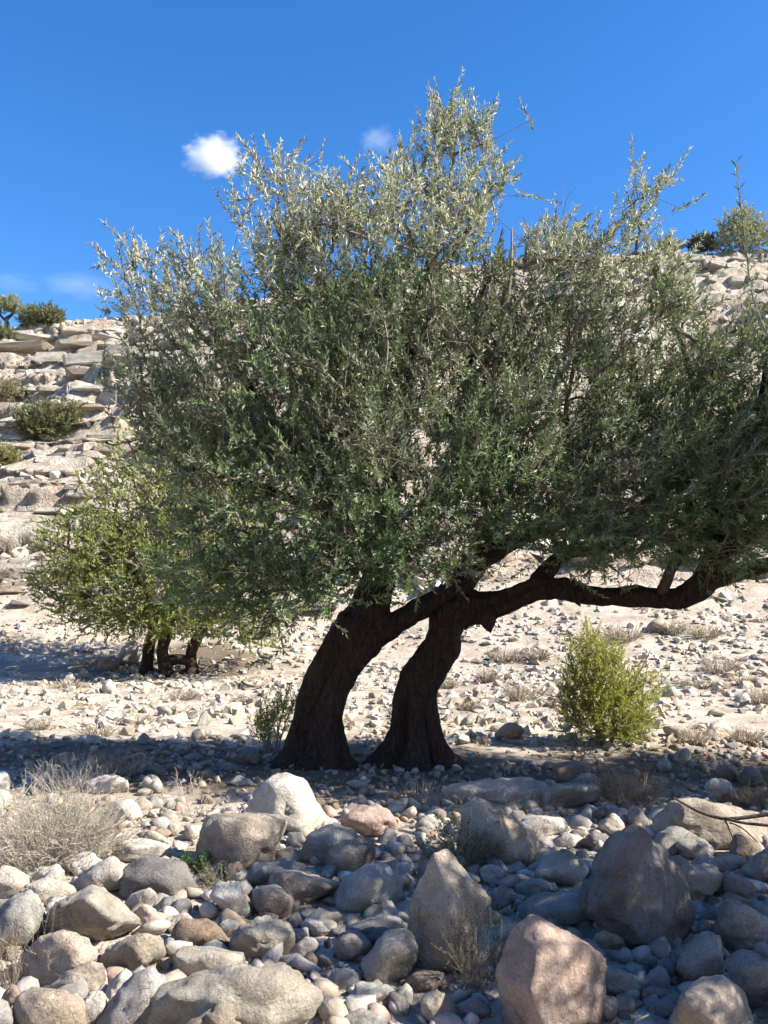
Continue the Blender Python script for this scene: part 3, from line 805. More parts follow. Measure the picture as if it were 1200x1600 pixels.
R('boulder', 'violet stone between the huge dark boulder and lavender boulder', 'the violet stone', 'grey', 1454,
  [(1091,1433),(1107,1418),(1122,1419),(1126,1449),(1096,1453)], 0.9, 11)
R('stone', 'small wedge stone at the foot of the leafy weed', 'the weed-foot wedge', 'grey', 1380,
  [(720,1360),(750,1349),(748,1377),(725,1378)], 0.9, 14)
R('stone', 'pale angular stone right of the weed-foot wedge', 'the pale angular chip', 'pale', 1384,
  [(748,1355),(771,1350),(794,1367),(772,1383),(753,1378)], 0.9, 14)
R('stone', 'blue-white cobble below the smooth grey boulder', 'the blue-white cobble', 'pale', 1406,
  [(803,1383),(829,1372),(853,1374),(867,1392),(847,1406),(812,1406)], 0.9, 9)
R('stone', 'dark flat stone below the tan peaked boulder', 'the dark flat stone', 'grey', 1392,
  [(769,1376),(797,1366),(829,1370),(823,1387),(785,1391)], 0.9, 12)
R('stone', 'oval grey cobble under the flat grey slab', 'the oval cobble', 'pale', 1325,
  [(862,1312),(883,1301),(909,1309),(902,1324),(870,1325)], 0.9, 9)
R('stone', 'rounded grey cobble right of the tan peaked boulder', 'the rounded grey cobble', 'grey', 1333,
  [(835,1311),(856,1306),(871,1326),(847,1333)], 0.9, 9)
R('stone', 'dusky stone below the bright white stone', 'the dusky stone', 'dark', 1328,
  [(905,1315),(928,1300),(948,1305),(939,1323),(912,1328)], 0.9, 11)
R('stone', 'small grey stone right of the notched peach boulder', 'the stone by the peach boulder', 'pale', 1327,
  [(616,1311),(635,1301),(647,1319),(627,1327)], 0.9, 12)
R('stone', 'dull brown stone left of the standing wedge peak', 'the dull brown stone', 'tan', 1371,
  [(595,1350),(620,1343),(629,1362),(612,1371)], 0.9, 12)
R('stone', 'sunlit white stone left of the tan peaked boulder', 'the sunlit white stone', 'white', 1297,
  [(655,1281),(675,1271),(692,1285),(682,1296),(660,1296)], 0.9, 11)
R('stone', 'bluish cobble between the standing wedge and long blue-grey stone', 'the bluish cobble', 'blue', 1424,
  [(763,1397),(785,1381),(807,1400),(792,1422),(770,1420)], 0.9, 12)
# --- beyond the trees
R('boulder', 'reddish sunlit boulder on the bright slope right of the right trunk', 'the reddish far boulder', 'pink', 1160,
  [(774,1141),(790,1131),(812,1135),(826,1150),(802,1160),(780,1160)], 0.9, 16)
R('boulder', 'round white boulder shining below the yellow-green tree', 'the shining far boulder', 'white', 1084,
  [(158,1076),(162,1064),(172,1061),(181,1070),(179,1084),(162,1085)], 0.9, 9)
R('boulder', 'squared dark boulder in shade left of the yellow-green tree trunks', 'the squared shade boulder', 'brown', 1051,
  [(150,1050),(157,1029),(176,1023),(187,1032),(184,1052)], 0.9, 15)
R('boulder', 'pale boulder half in shade beside the yellow-green tree trunks', 'the pale half-shade boulder', 'pale', 1042,
  [(183,1030),(192,1008),(210,1001),(224,1012),(222,1036),(190,1040)], 0.9, 13)
R('boulder', 'tan boulder lying at the bank below the long olive limb', 'the tan bank boulder', 'tan', 992,
  [(1008,991),(1014,972),(1036,966),(1048,980),(1044,993)], 0.9, 14)
R('boulder', 'white square boulder right of the yellow-green shrub', 'the white square boulder', 'white', 1106,
  [(1148,1105),(1151,1085),(1164,1081),(1172,1092),(1168,1106)], 0.9, 14)
R('boulder', 'wide pale boulder right of the yellow-green shrub foot', 'the wide pale boulder', 'cream', 1150,
  [(1103,1147),(1112,1128),(1130,1124),(1142,1140),(1135,1151)], 0.9, 13)

# ------------------------------------------------------------------ cobbles (individual) and gravel (stuff)
LIB = []
for i in range(14):
    r_ = np.random.default_rng(100 + i)
    pts = r_.normal(size=(13, 3)); pts /= np.linalg.norm(pts, axis=1)[:, None]
    pts *= np.array([1.0, r_.uniform(0.6, 0.9), r_.uniform(0.45, 0.75)]) * r_.uniform(0.85, 1.1, (13, 1))
    x, f, c = rock_verts(pts, 3, 14 if i % 2 else 26, 0.022, 300 + i, 3)
    LIB.append(mesh_np('cobble', x, f, M_ROCK))

def in_view(x, y, m=0.06):
    return abs(x) / y < 0.46 + m

placed = []
def hero_overlap(px, py):
    for h in HEROES:
        if (px - h[0]) ** 2 + (py - h[1]) ** 2 < (0.42 * h[5] * F / h[4]) ** 2: return True
    return False

cobbles = []
zones = [  # count, depth range, size range
    (84, (3.15, 5.2), (0.05, 0.13)),
    (40, (5.2, 7.2), (0.07, 0.17)),
    (26, (7.2, 9.6), (0.10, 0.24)),
    (34, (9.6, 20.0), (0.16, 0.36)),
]
cr = random.Random(11)
for n, (y0, y1), (s0, s1) in zones:
    k = tries = 0
    while k < n and tries < 6000:
        tries += 1
        y = cr.uniform(y0, y1); x = cr.uniform(-0.455, 0.455) * y
        s = s0 + (s1 - s0) * cr.random() ** 1.6
        z = Hs(x, y)
        px, py = CX + F * x / y, HY - F * (z - CZ) / y
        if py > 1592 or hero_overlap(px, py): continue
        if any((x - a) ** 2 + (y - b) ** 2 < (0.8 * (s + c2)) ** 2 for a, b, c2 in placed): continue
        if y > 7.6 and y < 9.4 and -1.2 < x < 1.0: continue
        placed.append((x, y, s)); k += 1
        o = obj('cobble', LIB[cr.randrange(len(LIB))])
        o.location = (x, y, z + s * 0.18)
        o.rotation_euler = (cr.uniform(-0.4, 0.4), cr.uniform(-0.4, 0.4), cr.uniform(0, 6.28))
        q = s * 0.56
        o.scale = (q * cr.uniform(0.85, 1.2), q * cr.uniform(0.85, 1.15), q * cr.uniform(0.85, 1.25))
        tn = cr.choices(['white', 'pale', 'tan', 'grey', 'blue', 'pink', 'cream'], [2, 4, 2, 3, 2, 1, 2])[0] if y < 9.6 else cr.choices(['white', 'cream', 'pale', 'tan'], [5, 3, 2, 1])[0]
        v = cr.uniform(0.9, 1.08)
        o.color = (*[a * v for a in TINT[tn]], 1)
        cobbles.append((o, px, py, s, tn))

WORD = {'white': 'white', 'pale': 'pale grey', 'tan': 'tan', 'grey': 'grey', 'blue': 'bluish grey', 'pink': 'pinkish', 'cream': 'cream'}
ORD = ['', 'second ', 'third ', 'fourth ', 'fifth ', 'sixth ', 'seventh ', 'eighth ']
fam = {}
for o, px, py, s, tn in cobbles:
    h = min(HEROES, key=lambda q: (q[0] - px) ** 2 + 2.0 * (q[1] - py) ** 2)
    dx, dy = px - h[0], (py - h[1]) * 1.4
    rel = ('right of' if dx > 0 else 'left of') if abs(dx) > abs(dy) else ('in front of' if dy > 0 else 'behind')
    fam.setdefault((WORD[tn], rel, h[2]), []).append((math.hypot(dx, dy), o))
for (w, rel, ref), L_ in fam.items():
    L_.sort(key=lambda q: q[0])
    for i, (_, o) in enumerate(L_):
        lead = f'{ORD[i]}nearest ' if len(L_) > 1 else 'small '
        tag(o, f'{lead}{w} cobble {rel} {ref}', 'rock', 'cobbles between the boulders')

def hull_lib(n, k, seed, flat):
    out = []
    r_ = np.random.default_rng(seed)
    for i in range(n):
        pts = r_.normal(size=(k, 3)); pts /= np.linalg.norm(pts, axis=1)[:, None]
        pts *= np.array([1.0, r_.uniform(0.65, 1.0), r_.uniform(*flat)])
        bm = bmesh.new()
        for p in pts: bm.verts.new(p)
        bmesh.ops.convex_hull(bm, input=bm.verts)
        bmesh.ops.triangulate(bm, faces=bm.faces)
        bm.verts.index_update(); bm.verts.ensure_lookup_table()
        v = np.array([q.co[:] for q in bm.verts]); f = np.array([[q.index for q in fc.verts] for fc in bm.faces])
        bm.free()
        out.append((v, f))
    return out

def round_lib(n, level, seed):
    out = []
    r_ = np.random.default_rng(seed)
    for i in range(n):
        pts = r_.normal(size=(12, 3)); pts /= np.linalg.norm(pts, axis=1)[:, None]
        pts *= np.array([1.0, r_.uniform(0.6, 0.95), r_.uniform(0.45, 0.8)])
        x, f, c = rock_verts(pts, level, 16, 0.02, seed + i, 3)
        out.append((x, f))
    return out

def rotmats(n, tilt, r_):
    a = r_.uniform(0, 2 * np.pi, n); b = r_.normal(0, tilt, n); c = r_.normal(0, tilt, n)
    ca, sa, cb, sb, cc, sc = np.cos(a), np.sin(a), np.cos(b), np.sin(b), np.cos(c), np.sin(c)
    Rz = np.zeros((n, 3, 3)); Rz[:, 0, 0] = ca; Rz[:, 0, 1] = -sa; Rz[:, 1, 0] = sa; Rz[:, 1, 1] = ca; Rz[:, 2, 2] = 1
    Rx = np.zeros((n, 3, 3)); Rx[:, 0, 0] = 1; Rx[:, 1, 1] = cb; Rx[:, 1, 2] = -sb; Rx[:, 2, 1] = sb; Rx[:, 2, 2] = cb
    Ry = np.zeros((n, 3, 3)); Ry[:, 1, 1] = 1; Ry[:, 0, 0] = cc; Ry[:, 0, 2] = sc; Ry[:, 2, 0] = -sc; Ry[:, 2, 2] = cc
    return Rz @ Rx @ Ry

def scatter(lib, pos, size, tilt, cols, seed):
    r_ = np.random.default_rng(seed)
    n = len(pos); which = r_.integers(0, len(lib), n); Rm = rotmats(n, tilt, r_)
    Vs, Fs, Cs, off = [], [], [], 0
    for i, (v, f) in enumerate(lib):
        ix = np.where(which == i)[0]
        if len(ix) == 0: continue
        vv = np.einsum('nij,kj->nki', Rm[ix], v) * size[ix][:, None, None] + pos[ix][:, None, :]
        Vs.append(vv.reshape(-1, 3))
        ff = f[None, :, :] + (np.arange(len(ix)) * len(v))[:, None, None] + off
        Fs.append(ff.reshape(-1, 3)); off += len(ix) * len(v)
        Cs.append(np.repeat(cols[ix], len(v), axis=0))
    return np.concatenate(Vs), np.concatenate(Fs), np.concatenate(Cs)

PAL_NEAR = np.array([TINT['white'], TINT['pale'], TINT['tan'], TINT['grey'], TINT['blue'], TINT['pink'], TINT['cream'], TINT['brown']])
PAL_FAR = np.array([TINT['white'], TINT['cream'], TINT['cream'], TINT['cream'], TINT['pale'], TINT['tan'], TINT['tan']])
PAL_SHADE = np.array([TINT['grey'], TINT['brown'], TINT['brown'], TINT['dark'], TINT['tan'], TINT['pale']])  # tree shade put into the gravel colour, along with dusty litter
def palette(n, pal, seed):
    r_ = np.random.default_rng(seed)
    return pal[r_.integers(0, len(pal), n)] * r_.uniform(0.82, 1.08, (n, 1))

def strew(n, y0, y1, s0, s1, pw, seed, spread=0.50, density=None):
    r_ = np.random.default_rng(seed)
    u = r_.uniform(0, 1, n)
    y = np.sqrt(y0 ** 2 + u * (y1 ** 2 - y0 ** 2))
    x = r_.uniform(-spread, spread, n) * y
    if density is not None:
        k = r_.uniform(0, 1, n) < density(x, y)
        x, y = x[k], y[k]
    s = s0 + (s1 - s0) * r_.uniform(0, 1, len(x)) ** pw
    z = H(x, y)
    return np.stack([x, y, z], 1), s

def stuff(name, label, V, Fc, C, mat=None, smooth=True):
    o = obj(name, mesh_np(name, V, Fc, mat or M_STONES, smooth, C))
    return tag(o, label, None, None, 'stuff')

def patchy(lo, sc, seed):
    return lambda x, y: np.clip(lo + 0.9 * (0.5 + 0.8 * fbm(np.stack([x * sc, y * sc, 0 * x], 1), 3, seed)), 0, 1)

rl2, rl1, hl = round_lib(8, 2, 500), round_lib(10, 1, 520), hull_lib(24, 11, 540, (0.45, 0.85))
pos, s = strew(1200, 1.6, 6.8, 0.035, 0.115, 1.3, 1); pos[:, 2] += s * 0.25
a = scatter(rl2, pos, s, 0.45, palette(len(s), PAL_NEAR, 1), 1)
stuff('foreground_gravel', 'small rounded stones filling gaps between the foreground boulders', *a)
pos, s = strew(2800, 1.6, 6.6, 0.010, 0.036, 1.3, 2); pos[:, 2] += s * 0.3
a = scatter(rl1, pos, s, 0.5, palette(len(s), PAL_NEAR, 2), 2)
stuff('fine_gravel', 'fine grey pebbles on the ground between the foreground boulders', *a)
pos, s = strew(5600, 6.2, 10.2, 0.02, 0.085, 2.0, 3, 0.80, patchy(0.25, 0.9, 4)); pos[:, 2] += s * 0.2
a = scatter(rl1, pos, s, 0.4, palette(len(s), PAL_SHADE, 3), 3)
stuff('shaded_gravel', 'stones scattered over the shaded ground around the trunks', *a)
pos, s = strew(25500, 9.6, 23.0, 0.014, 0.145, 3.6, 4, 0.86, lambda x, y: sstep(-0.9, 0.15, fbm(np.stack([x * 0.55, y * 0.8, 0 * x], 1), 3, 8)) * 0.85 + 0.12); pos[:, 2] += s * 0.15
a = scatter(hl, pos, s, 0.4, palette(len(s), PAL_FAR, 4), 4)
stuff('riverbed_stones', 'countless white stones covering the sunlit riverbed behind the trunks', *a, None, False)
pos, s = strew(20500, 21.0, 61.0, 0.04, 0.42, 3.4, 5, 0.66, lambda x, y: sstep(-0.15, 0.25, fbm(np.stack([x * 0.22, y * 0.5, 0 * x], 1), 3, 9)) * 0.9 + 0.06); pos[:, 2] += s * 0.15
a = scatter(hl, pos, s, 0.3, palette(len(s), PAL_FAR, 5), 5)
stuff('hillside_rubble', 'loose pale rubble strewn over the limestone hillside', *a, None, False)

# the boulder field goes on to both sides of the frame
def flank(n, y0, y1, s0, s1, pw, seed):
    r_ = np.random.default_rng(seed)
    y = r_.uniform(y0, y1, n); x = r_.uniform(0.47 * y, 0.47 * y + 3.6) * r_.choice([-1, 1], n)
    s = s0 + (s1 - s0) * r_.uniform(0, 1, n) ** pw
    return np.stack([x, y, H(x, y) + s * 0.25], 1), s
pos, s = flank(420, 0.6, 7.0, 0.09, 0.26, 1.8, 31)
a = scatter(rl2, pos, s, 0.35, palette(len(s), PAL_NEAR, 31), 31)
pos, s = flank(2200, 0.6, 7.5, 0.02, 0.08, 1.6, 32)
a2 = scatter(hl, pos, s, 0.4, palette(len(s), PAL_NEAR, 32), 32)
stuff('riverbed_rubble', 'boulders and cobbles carrying on beyond both sides of the frame', np.vstack([a[0], a2[0]]), np.vstack([a[1], a2[1] + len(a[0])]), np.vstack([a[2], a2[2]]))

# ------------------------------------------------------------------ limestone beds on the hillside, block by block
def block_mesh(seed):
    r_ = np.random.default_rng(seed)
    bm = bmesh.new()
    bmesh.ops.create_cube(bm, size=1.0)
    for v in bm.verts: v.co += Vector(r_.uniform(-0.15, 0.15, 3))
    bmesh.ops.bevel(bm, geom=list(bm.edges), offset=0.07, segments=1, affect='EDGES', profile=0.5)
    bmesh.ops.triangulate(bm, faces=bm.faces)
    for v in bm.verts: v.co += Vector(r_.uniform(-0.025, 0.025, 3))
    me = bpy.data.meshes.new('ledge_block'); bm.to_mesh(me); bm.free()
    me.materials.append(M_LEDGE)
    return me
M_LEDGE = stone_mat('limestone_ledge', 'object', 0.7, 0.9, 0.10, False)
BLK = [block_mesh(900 + i) for i in range(9)]
br = random.Random(5)
def ledge(py, px0, px1, wr, hr, deep=1.2, slope=0.0, gap=0.08):
    px = px0
    while px < px1:
        w = br.uniform(*wr) * (0.5 + 0.9 * br.random()); h = br.uniform(*hr) * br.uniform(0.6, 0.95)
        if br.random() > gap:
            row = py + slope * (px - px0) + br.uniform(-1.5, 1.5)
            g = on_ground(px + w / 2, row, 15, 70)
            if g is not None:
                d = g[1]; mw, mh = w / F * d, h / F * d
                o = obj('ledge_block', BLK[br.randrange(len(BLK))], hill)
                md = max(mh * deep, mw * 0.6)
                o.location = (g[0], d + md * 0.16 + br.uniform(-0.15, 0.1), g[2] + mh * 0.22)
                o.scale = (mw * 1.02, md, mh * 0.9)
                o.rotation_euler = (br.uniform(-0.34, -0.08), br.uniform(-0.05, 0.05), br.uniform(-0.05, 0.32))
                k = br.uniform(0.88, 1.08); t_ = TINT[br.choice(['cream', 'white', 'tan', 'cream', 'pale', 'white'])]
                o.color = (t_[0] * k, t_[1] * k, t_[2] * k, 1)
        px += w * br.uniform(0.98, 1.12)
ledge(550, -20, 265, (50, 110), (10, 14), 2.4, -0.03)
ledge(572, -20, 265, (40, 95), (26, 34), 1.0, -0.02, 0.08)
ledge(589, -20, 240, (24, 60), (11, 16), 1.4, -0.02, 0.2)
ledge(527, 10, 270, (14, 40), (8, 13), 1.4, -0.05, 0.3)
ledge(509, 40, 300, (10, 26), (6, 10), 1.4, -0.07, 0.3)
ledge(704, -20, 150, (16, 36), (10, 15), 1.2, 0.0, 0.15)
ledge(724, -20, 150, (18, 44), (12, 17), 1.2, 0.0, 0.1)
ledge(764, -20, 110, (14, 34), (10, 16), 1.1, 0.02, 0.3)
ledge(862, -20, 110, (16, 32), (14, 20), 1.1, 0.0, 0.1)
ledge(902, -20, 70, (12, 30), (6, 10), 1.4, 0.0, 0.1)
ledge(916, -20, 60, (14, 34), (9, 15), 1.2, 0.0, 0.1)
ledge(938, -20, 60, (16, 40), (10, 16), 1.2, 0.0, 0.2)
ledge(406, 960, 1220, (10, 26), (9, 14), 1.3, 0.0, 0.1)
ledge(420, 980, 1220, (12, 30), (9, 15), 1.3, 0.0, 0.15)
ledge(440, 1000, 1220, (14, 34), (10, 16), 1.3, 0.0, 0.25)
ledge(952, 470, 560, (16, 40), (12, 18), 1.2, 0.0, 0.2)


ledge(540, -20, 265, (20, 60), (9, 14), 1.5, -0.03, 0.15)
ledge(745, -20, 140, (20, 50), (12, 18), 1.2, 0.0, 0.2)
ledge(826, -20, 110, (18, 46), (10, 16), 1.3, 0.0, 0.3)
ledge(882, -20, 90, (20, 46), (12, 17), 1.3, 0.0, 0.15)
ledge(495, 90, 260, (12, 30), (6, 10), 1.4, -0.04, 0.2)
# dry leaves and twigs fallen below the olive
r_ = np.random.default_rng(77)
n_ = 5200
ly = np.clip(r_.normal(8.0, 0.75, n_), 6.3, 9.8); lx = r_.uniform(-3.6, 4.2, n_)
kp = r_.uniform(0, 1, n_) < sstep(-0.3, 0.4, fbm(np.stack([lx, ly * 1.3, 0 * lx], 1), 2, 66)) * 0.8 + 0.2
lx, ly = lx[kp], ly[kp]; n_ = len(lx)
lz = H(lx, ly) + r_.uniform(0.004, 0.03, n_)
an = r_.uniform(0, 6.28, n_); L_ = r_.uniform(0.03, 0.065, n_); W_ = L_ * r_.uniform(0.16, 0.3, n_)
dx, dy = np.cos(an), np.sin(an); tl = r_.uniform(-0.3, 0.3, n_)
cc = np.stack([lx, ly, lz], 1); fw = np.stack([dx, dy, tl], 1) * (L_ / 2)[:, None]; sd = np.stack([-dy, dx, r_.uniform(-0.3, 0.3, n_)], 1) * (W_ / 2)[:, None]
V = np.stack([cc - fw, cc + sd, cc + fw, cc - sd], 1).reshape(-1, 3)
Q = np.arange(n_ * 4).reshape(-1, 4)
lcol = np.array([(0.20, 0.14, 0.085), (0.14, 0.10, 0.065), (0.28, 0.22, 0.15), (0.10, 0.075, 0.05)])[r_.integers(0, 4, n_)]
tag(obj('leaf_litter', mesh_np('leaf_litter', V, Q, M_DRY, False, np.repeat(lcol, 4, axis=0))), 'dry brown leaf litter below the olive tree', None, None, 'stuff')

for row, x1 in ((612, 200), (640, 170), (668, 170), (690, 150), (714, 150), (736, 140), (756, 130), (778, 120), (800, 115), (815, 110), (843, 110), (852, 105), (873, 95), (893, 80), (910, 65), (928, 55), (946, 50)):
    ledge(row, -20 + (row * 7) % 25, x1, (14, 42), (8, 15), 1.2, 0.0, 0.3)

# ------------------------------------------------------------------ plant tools
def frames(pts):
    pts = np.asarray(pts, float)
    t = np.gradient(pts, axis=0); t /= np.linalg.norm(t, axis=1)[:, None] + 1e-9
    a = np.array([0.31, 0.87, 0.23]) if abs(t[0] @ np.array([0.31, 0.87, 0.23])) < 0.8 else np.array([0.9, 0.1, 0.3])
    us = []
    u = a - (a @ t[0]) * t[0]; u /= np.linalg.norm(u)
    for k in range(len(pts)):
        u = u - (u @ t[k]) * t[k]; u /= np.linalg.norm(u) + 1e-9
        us.append(u)
    us = np.array(us)
    return t, us, np.cross(t, us)

def tube(pts, rad, sides):
    pts = np.asarray(pts, float); n = len(pts)
    t, u, w = frames(pts)
    a = np.linspace(0, 2 * np.pi, sides, endpoint=False)
    ring = (np.cos(a)[None, :, None] * u[:, None, :] + np.sin(a)[None, :, None] * w[:, None, :]) * np.asarray(rad)[:, None, None]
    V = (pts[:, None, :] + ring).reshape(-1, 3)
    i = np.arange(n * sides).reshape(n, sides)
    j = np.roll(i, -1, axis=1)
    Fq = np.stack([i[:-1], j[:-1], j[1:], i[1:]], -1).reshape(-1, 4)
    return V, Fq

def tubes(PP, RR, sides):
    """many short tubes at once: PP (n,k,3), RR (k,)"""
    n, k, _ = PP.shape
    t = np.gradient(PP, axis=1); t /= np.linalg.norm(t, axis=2, keepdims=True) + 1e-9
    a = np.array([0.31, 0.87, 0.39]); a /= np.linalg.norm(a)
    u = a - (t @ a)[..., None] * t; u /= np.linalg.norm(u, axis=2, keepdims=True) + 1e-9
    w = np.cross(t, u)
    an = np.linspace(0, 2 * np.pi, sides, endpoint=False)
    ring = np.cos(an)[None, None, :, None] * u[:, :, None, :] + np.sin(an)[None, None, :, None] * w[:, :, None, :]
    rr = np.asarray(RR, float); rr = rr[None, :, None, None] if rr.ndim == 1 else rr[:, :, None, None]
    V = (PP[:, :, None, :] + ring * rr).reshape(-1, 3)
    i = np.arange(n * k * sides).reshape(n, k, sides); j = np.roll(i, -1, axis=2)
    return V, np.stack([i[:, :-1], j[:, :-1], j[:, 1:], i[:, 1:]], -1).reshape(-1, 4)

class Acc:
    def __init__(s): s.V, s.F, s.n, s.C = [], [], 0, []
    def add(s, V, Fq, c=None):
        s.V.append(V); s.F.append(Fq + s.n); s.n += len(V)
        if c is not None: s.C.append(np.broadcast_to(np.asarray(c, float), (len(V), 3)))
    def mesh(s, name, mat, smooth=True):
        return mesh_np(name, np.concatenate(s.V), np.concatenate(s.F), mat, smooth, np.concatenate(s.C) if s.C else None)

def spline(ctrl, step=0.05):
    """Catmull-Rom through (x,y,z,r) rows"""
    c = np.asarray(ctrl, float)
    c = np.vstack([2 * c[0] - c[1], c, 2 * c[-1] - c[-2]])
    out = []
    for k in range(1, len(c) - 2):
        L = np.linalg.norm(c[k + 1, :3] - c[k, :3]); m = max(2, int(L / step))
        t = np.linspace(0, 1, m, endpoint=False)[:, None]
        p0, p1, p2, p3 = c[k - 1], c[k], c[k + 1], c[k + 2]
        out.append(0.5 * ((2 * p1) + (-p0 + p2) * t + (2 * p0 - 5 * p1 + 4 * p2 - p3) * t ** 2 + (-p0 + 3 * p1 - 3 * p2 + p3) * t ** 3))
    out.append(c[-2][None, :])
    return np.vstack(out)

def px_path(rows):
    """rows (px, py, depth, radius in px) -> (x,y,z,r)"""
    return [(*P(a, b, d), r / F * d) for a, b, d, r in rows]

def gnarled(name, rows, mat, parent, sides=28, flute=0.0, lobes=5, twist=1.2, flare=0.0, seed=0, rough=0.10, step=0.03, world=False, hollow=None):
    s = spline(rows if world else px_path(rows), step)
    pts, r = s[:, :3], np.maximum(s[:, 3], 0.004)
    V, Fq = tube(pts, r, sides)
    n = len(pts)
    ang = np.tile(np.linspace(0, 2 * np.pi, sides, endpoint=False), n)
    arc = np.concatenate([[0], np.cumsum(np.linalg.norm(np.diff(pts, axis=0), axis=1))])
    sv = np.repeat(arc, sides); rv = np.repeat(r, sides)
    ctr = np.repeat(pts, sides, axis=0)
    nd = V - ctr; nd /= np.linalg.norm(nd, axis=1)[:, None]
    ph = twist * sv + 0.5 * vnoise(np.stack([sv * 1.5, 0 * sv, 0 * sv + seed], 1), seed)
    d = flute * np.cos(lobes * ang + ph * lobes * 0.35) + 0.6 * flute * np.cos((lobes - 2) * ang - ph * 1.7 + 1.0)
    if flare:
        k = np.exp(-sv / 0.16)
        d = d + flare * k * (0.45 + 0.55 * np.cos(lobes * ang + 0.7) ** 2)
    if hollow is not None:      # a deep cleft on one side between two heights
        a0, w0, s0, s1, dep = hollow
        da = np.angle(np.exp(1j * (ang - a0)))
        d = d - dep * np.exp(-(da / w0) ** 2) * sstep(s0 - 0.15, s0 + 0.1, sv) * (1 - sstep(s1 - 0.1, s1 + 0.12, sv))
    q = V * np.array([6, 6, 2.2])
    d = d + 0.8 * rough * vnoise(np.stack([sv * 4.5, 0 * sv + seed, 0.6 * np.cos(ang)], 1), seed + 21)
    d = d + rough * fbm(q, 4, seed + 3) + 0.5 * rough * fbm(V * 16, 3, seed + 8)
    V = V + nd * (rv * d)[:, None]
    # close the far end
    Fq = list(map(tuple, Fq)); tip = len(V)
    V = np.vstack([V, pts[-1] + (pts[-1] - pts[-2])])
    m = np.array(Fq)
    cap = np.array([((n - 1) * sides + k, (n - 1) * sides + (k + 1) % sides, tip, tip) for k in range(sides)])
    tri = np.concatenate([m[:, [0, 1, 2]], m[:, [0, 2, 3]], cap[:, :3]])
    o = obj(name, mesh_np(name, V, tri, mat), parent)
    return o, s

def leaves(base, dr, nr, L, W, fold=0.25):
    """folded lance-shaped leaves, two triangles each"""
    side = np.cross(dr, nr); side /= np.linalg.norm(side, axis=1)[:, None] + 1e-9
    L = L[:, None]; W = W[:, None]
    mid = base + dr * L * 0.48
    v1 = mid + side * W * 0.5 + nr * W * fold
    v2 = mid - side * W * 0.5 + nr * W * fold
    tip = base + dr * L - nr * L * 0.06
    V = np.stack([base, v1, tip, v2], 1).reshape(-1, 3)
    i = np.arange(len(base)) * 4
    Fc = np.concatenate([np.stack([i, i + 1, i + 2], 1), np.stack([i, i + 2, i + 3], 1)])
    return V, Fc

def unit(v): return v / (np.linalg.norm(v, axis=-1, keepdims=True) + 1e-9)

def sample_blobs(blobs, n, r_, shell=0.0):
    """blobs: (cx,cy,cz,rx,ry,rz,weight)"""
    b = np.array(blobs, float)
    wt = b[:, 3] * b[:, 4] * b[:, 5] * b[:, 6]; wt /= wt.sum()
    k = r_.choice(len(b), n, p=wt)
    u = unit(r_.normal(size=(n, 3))); rad = r_.uniform(shell ** 3, 1, n) ** (1 / 3)
    return b[k, :3] + u * rad[:, None] * b[k, 3:6], k

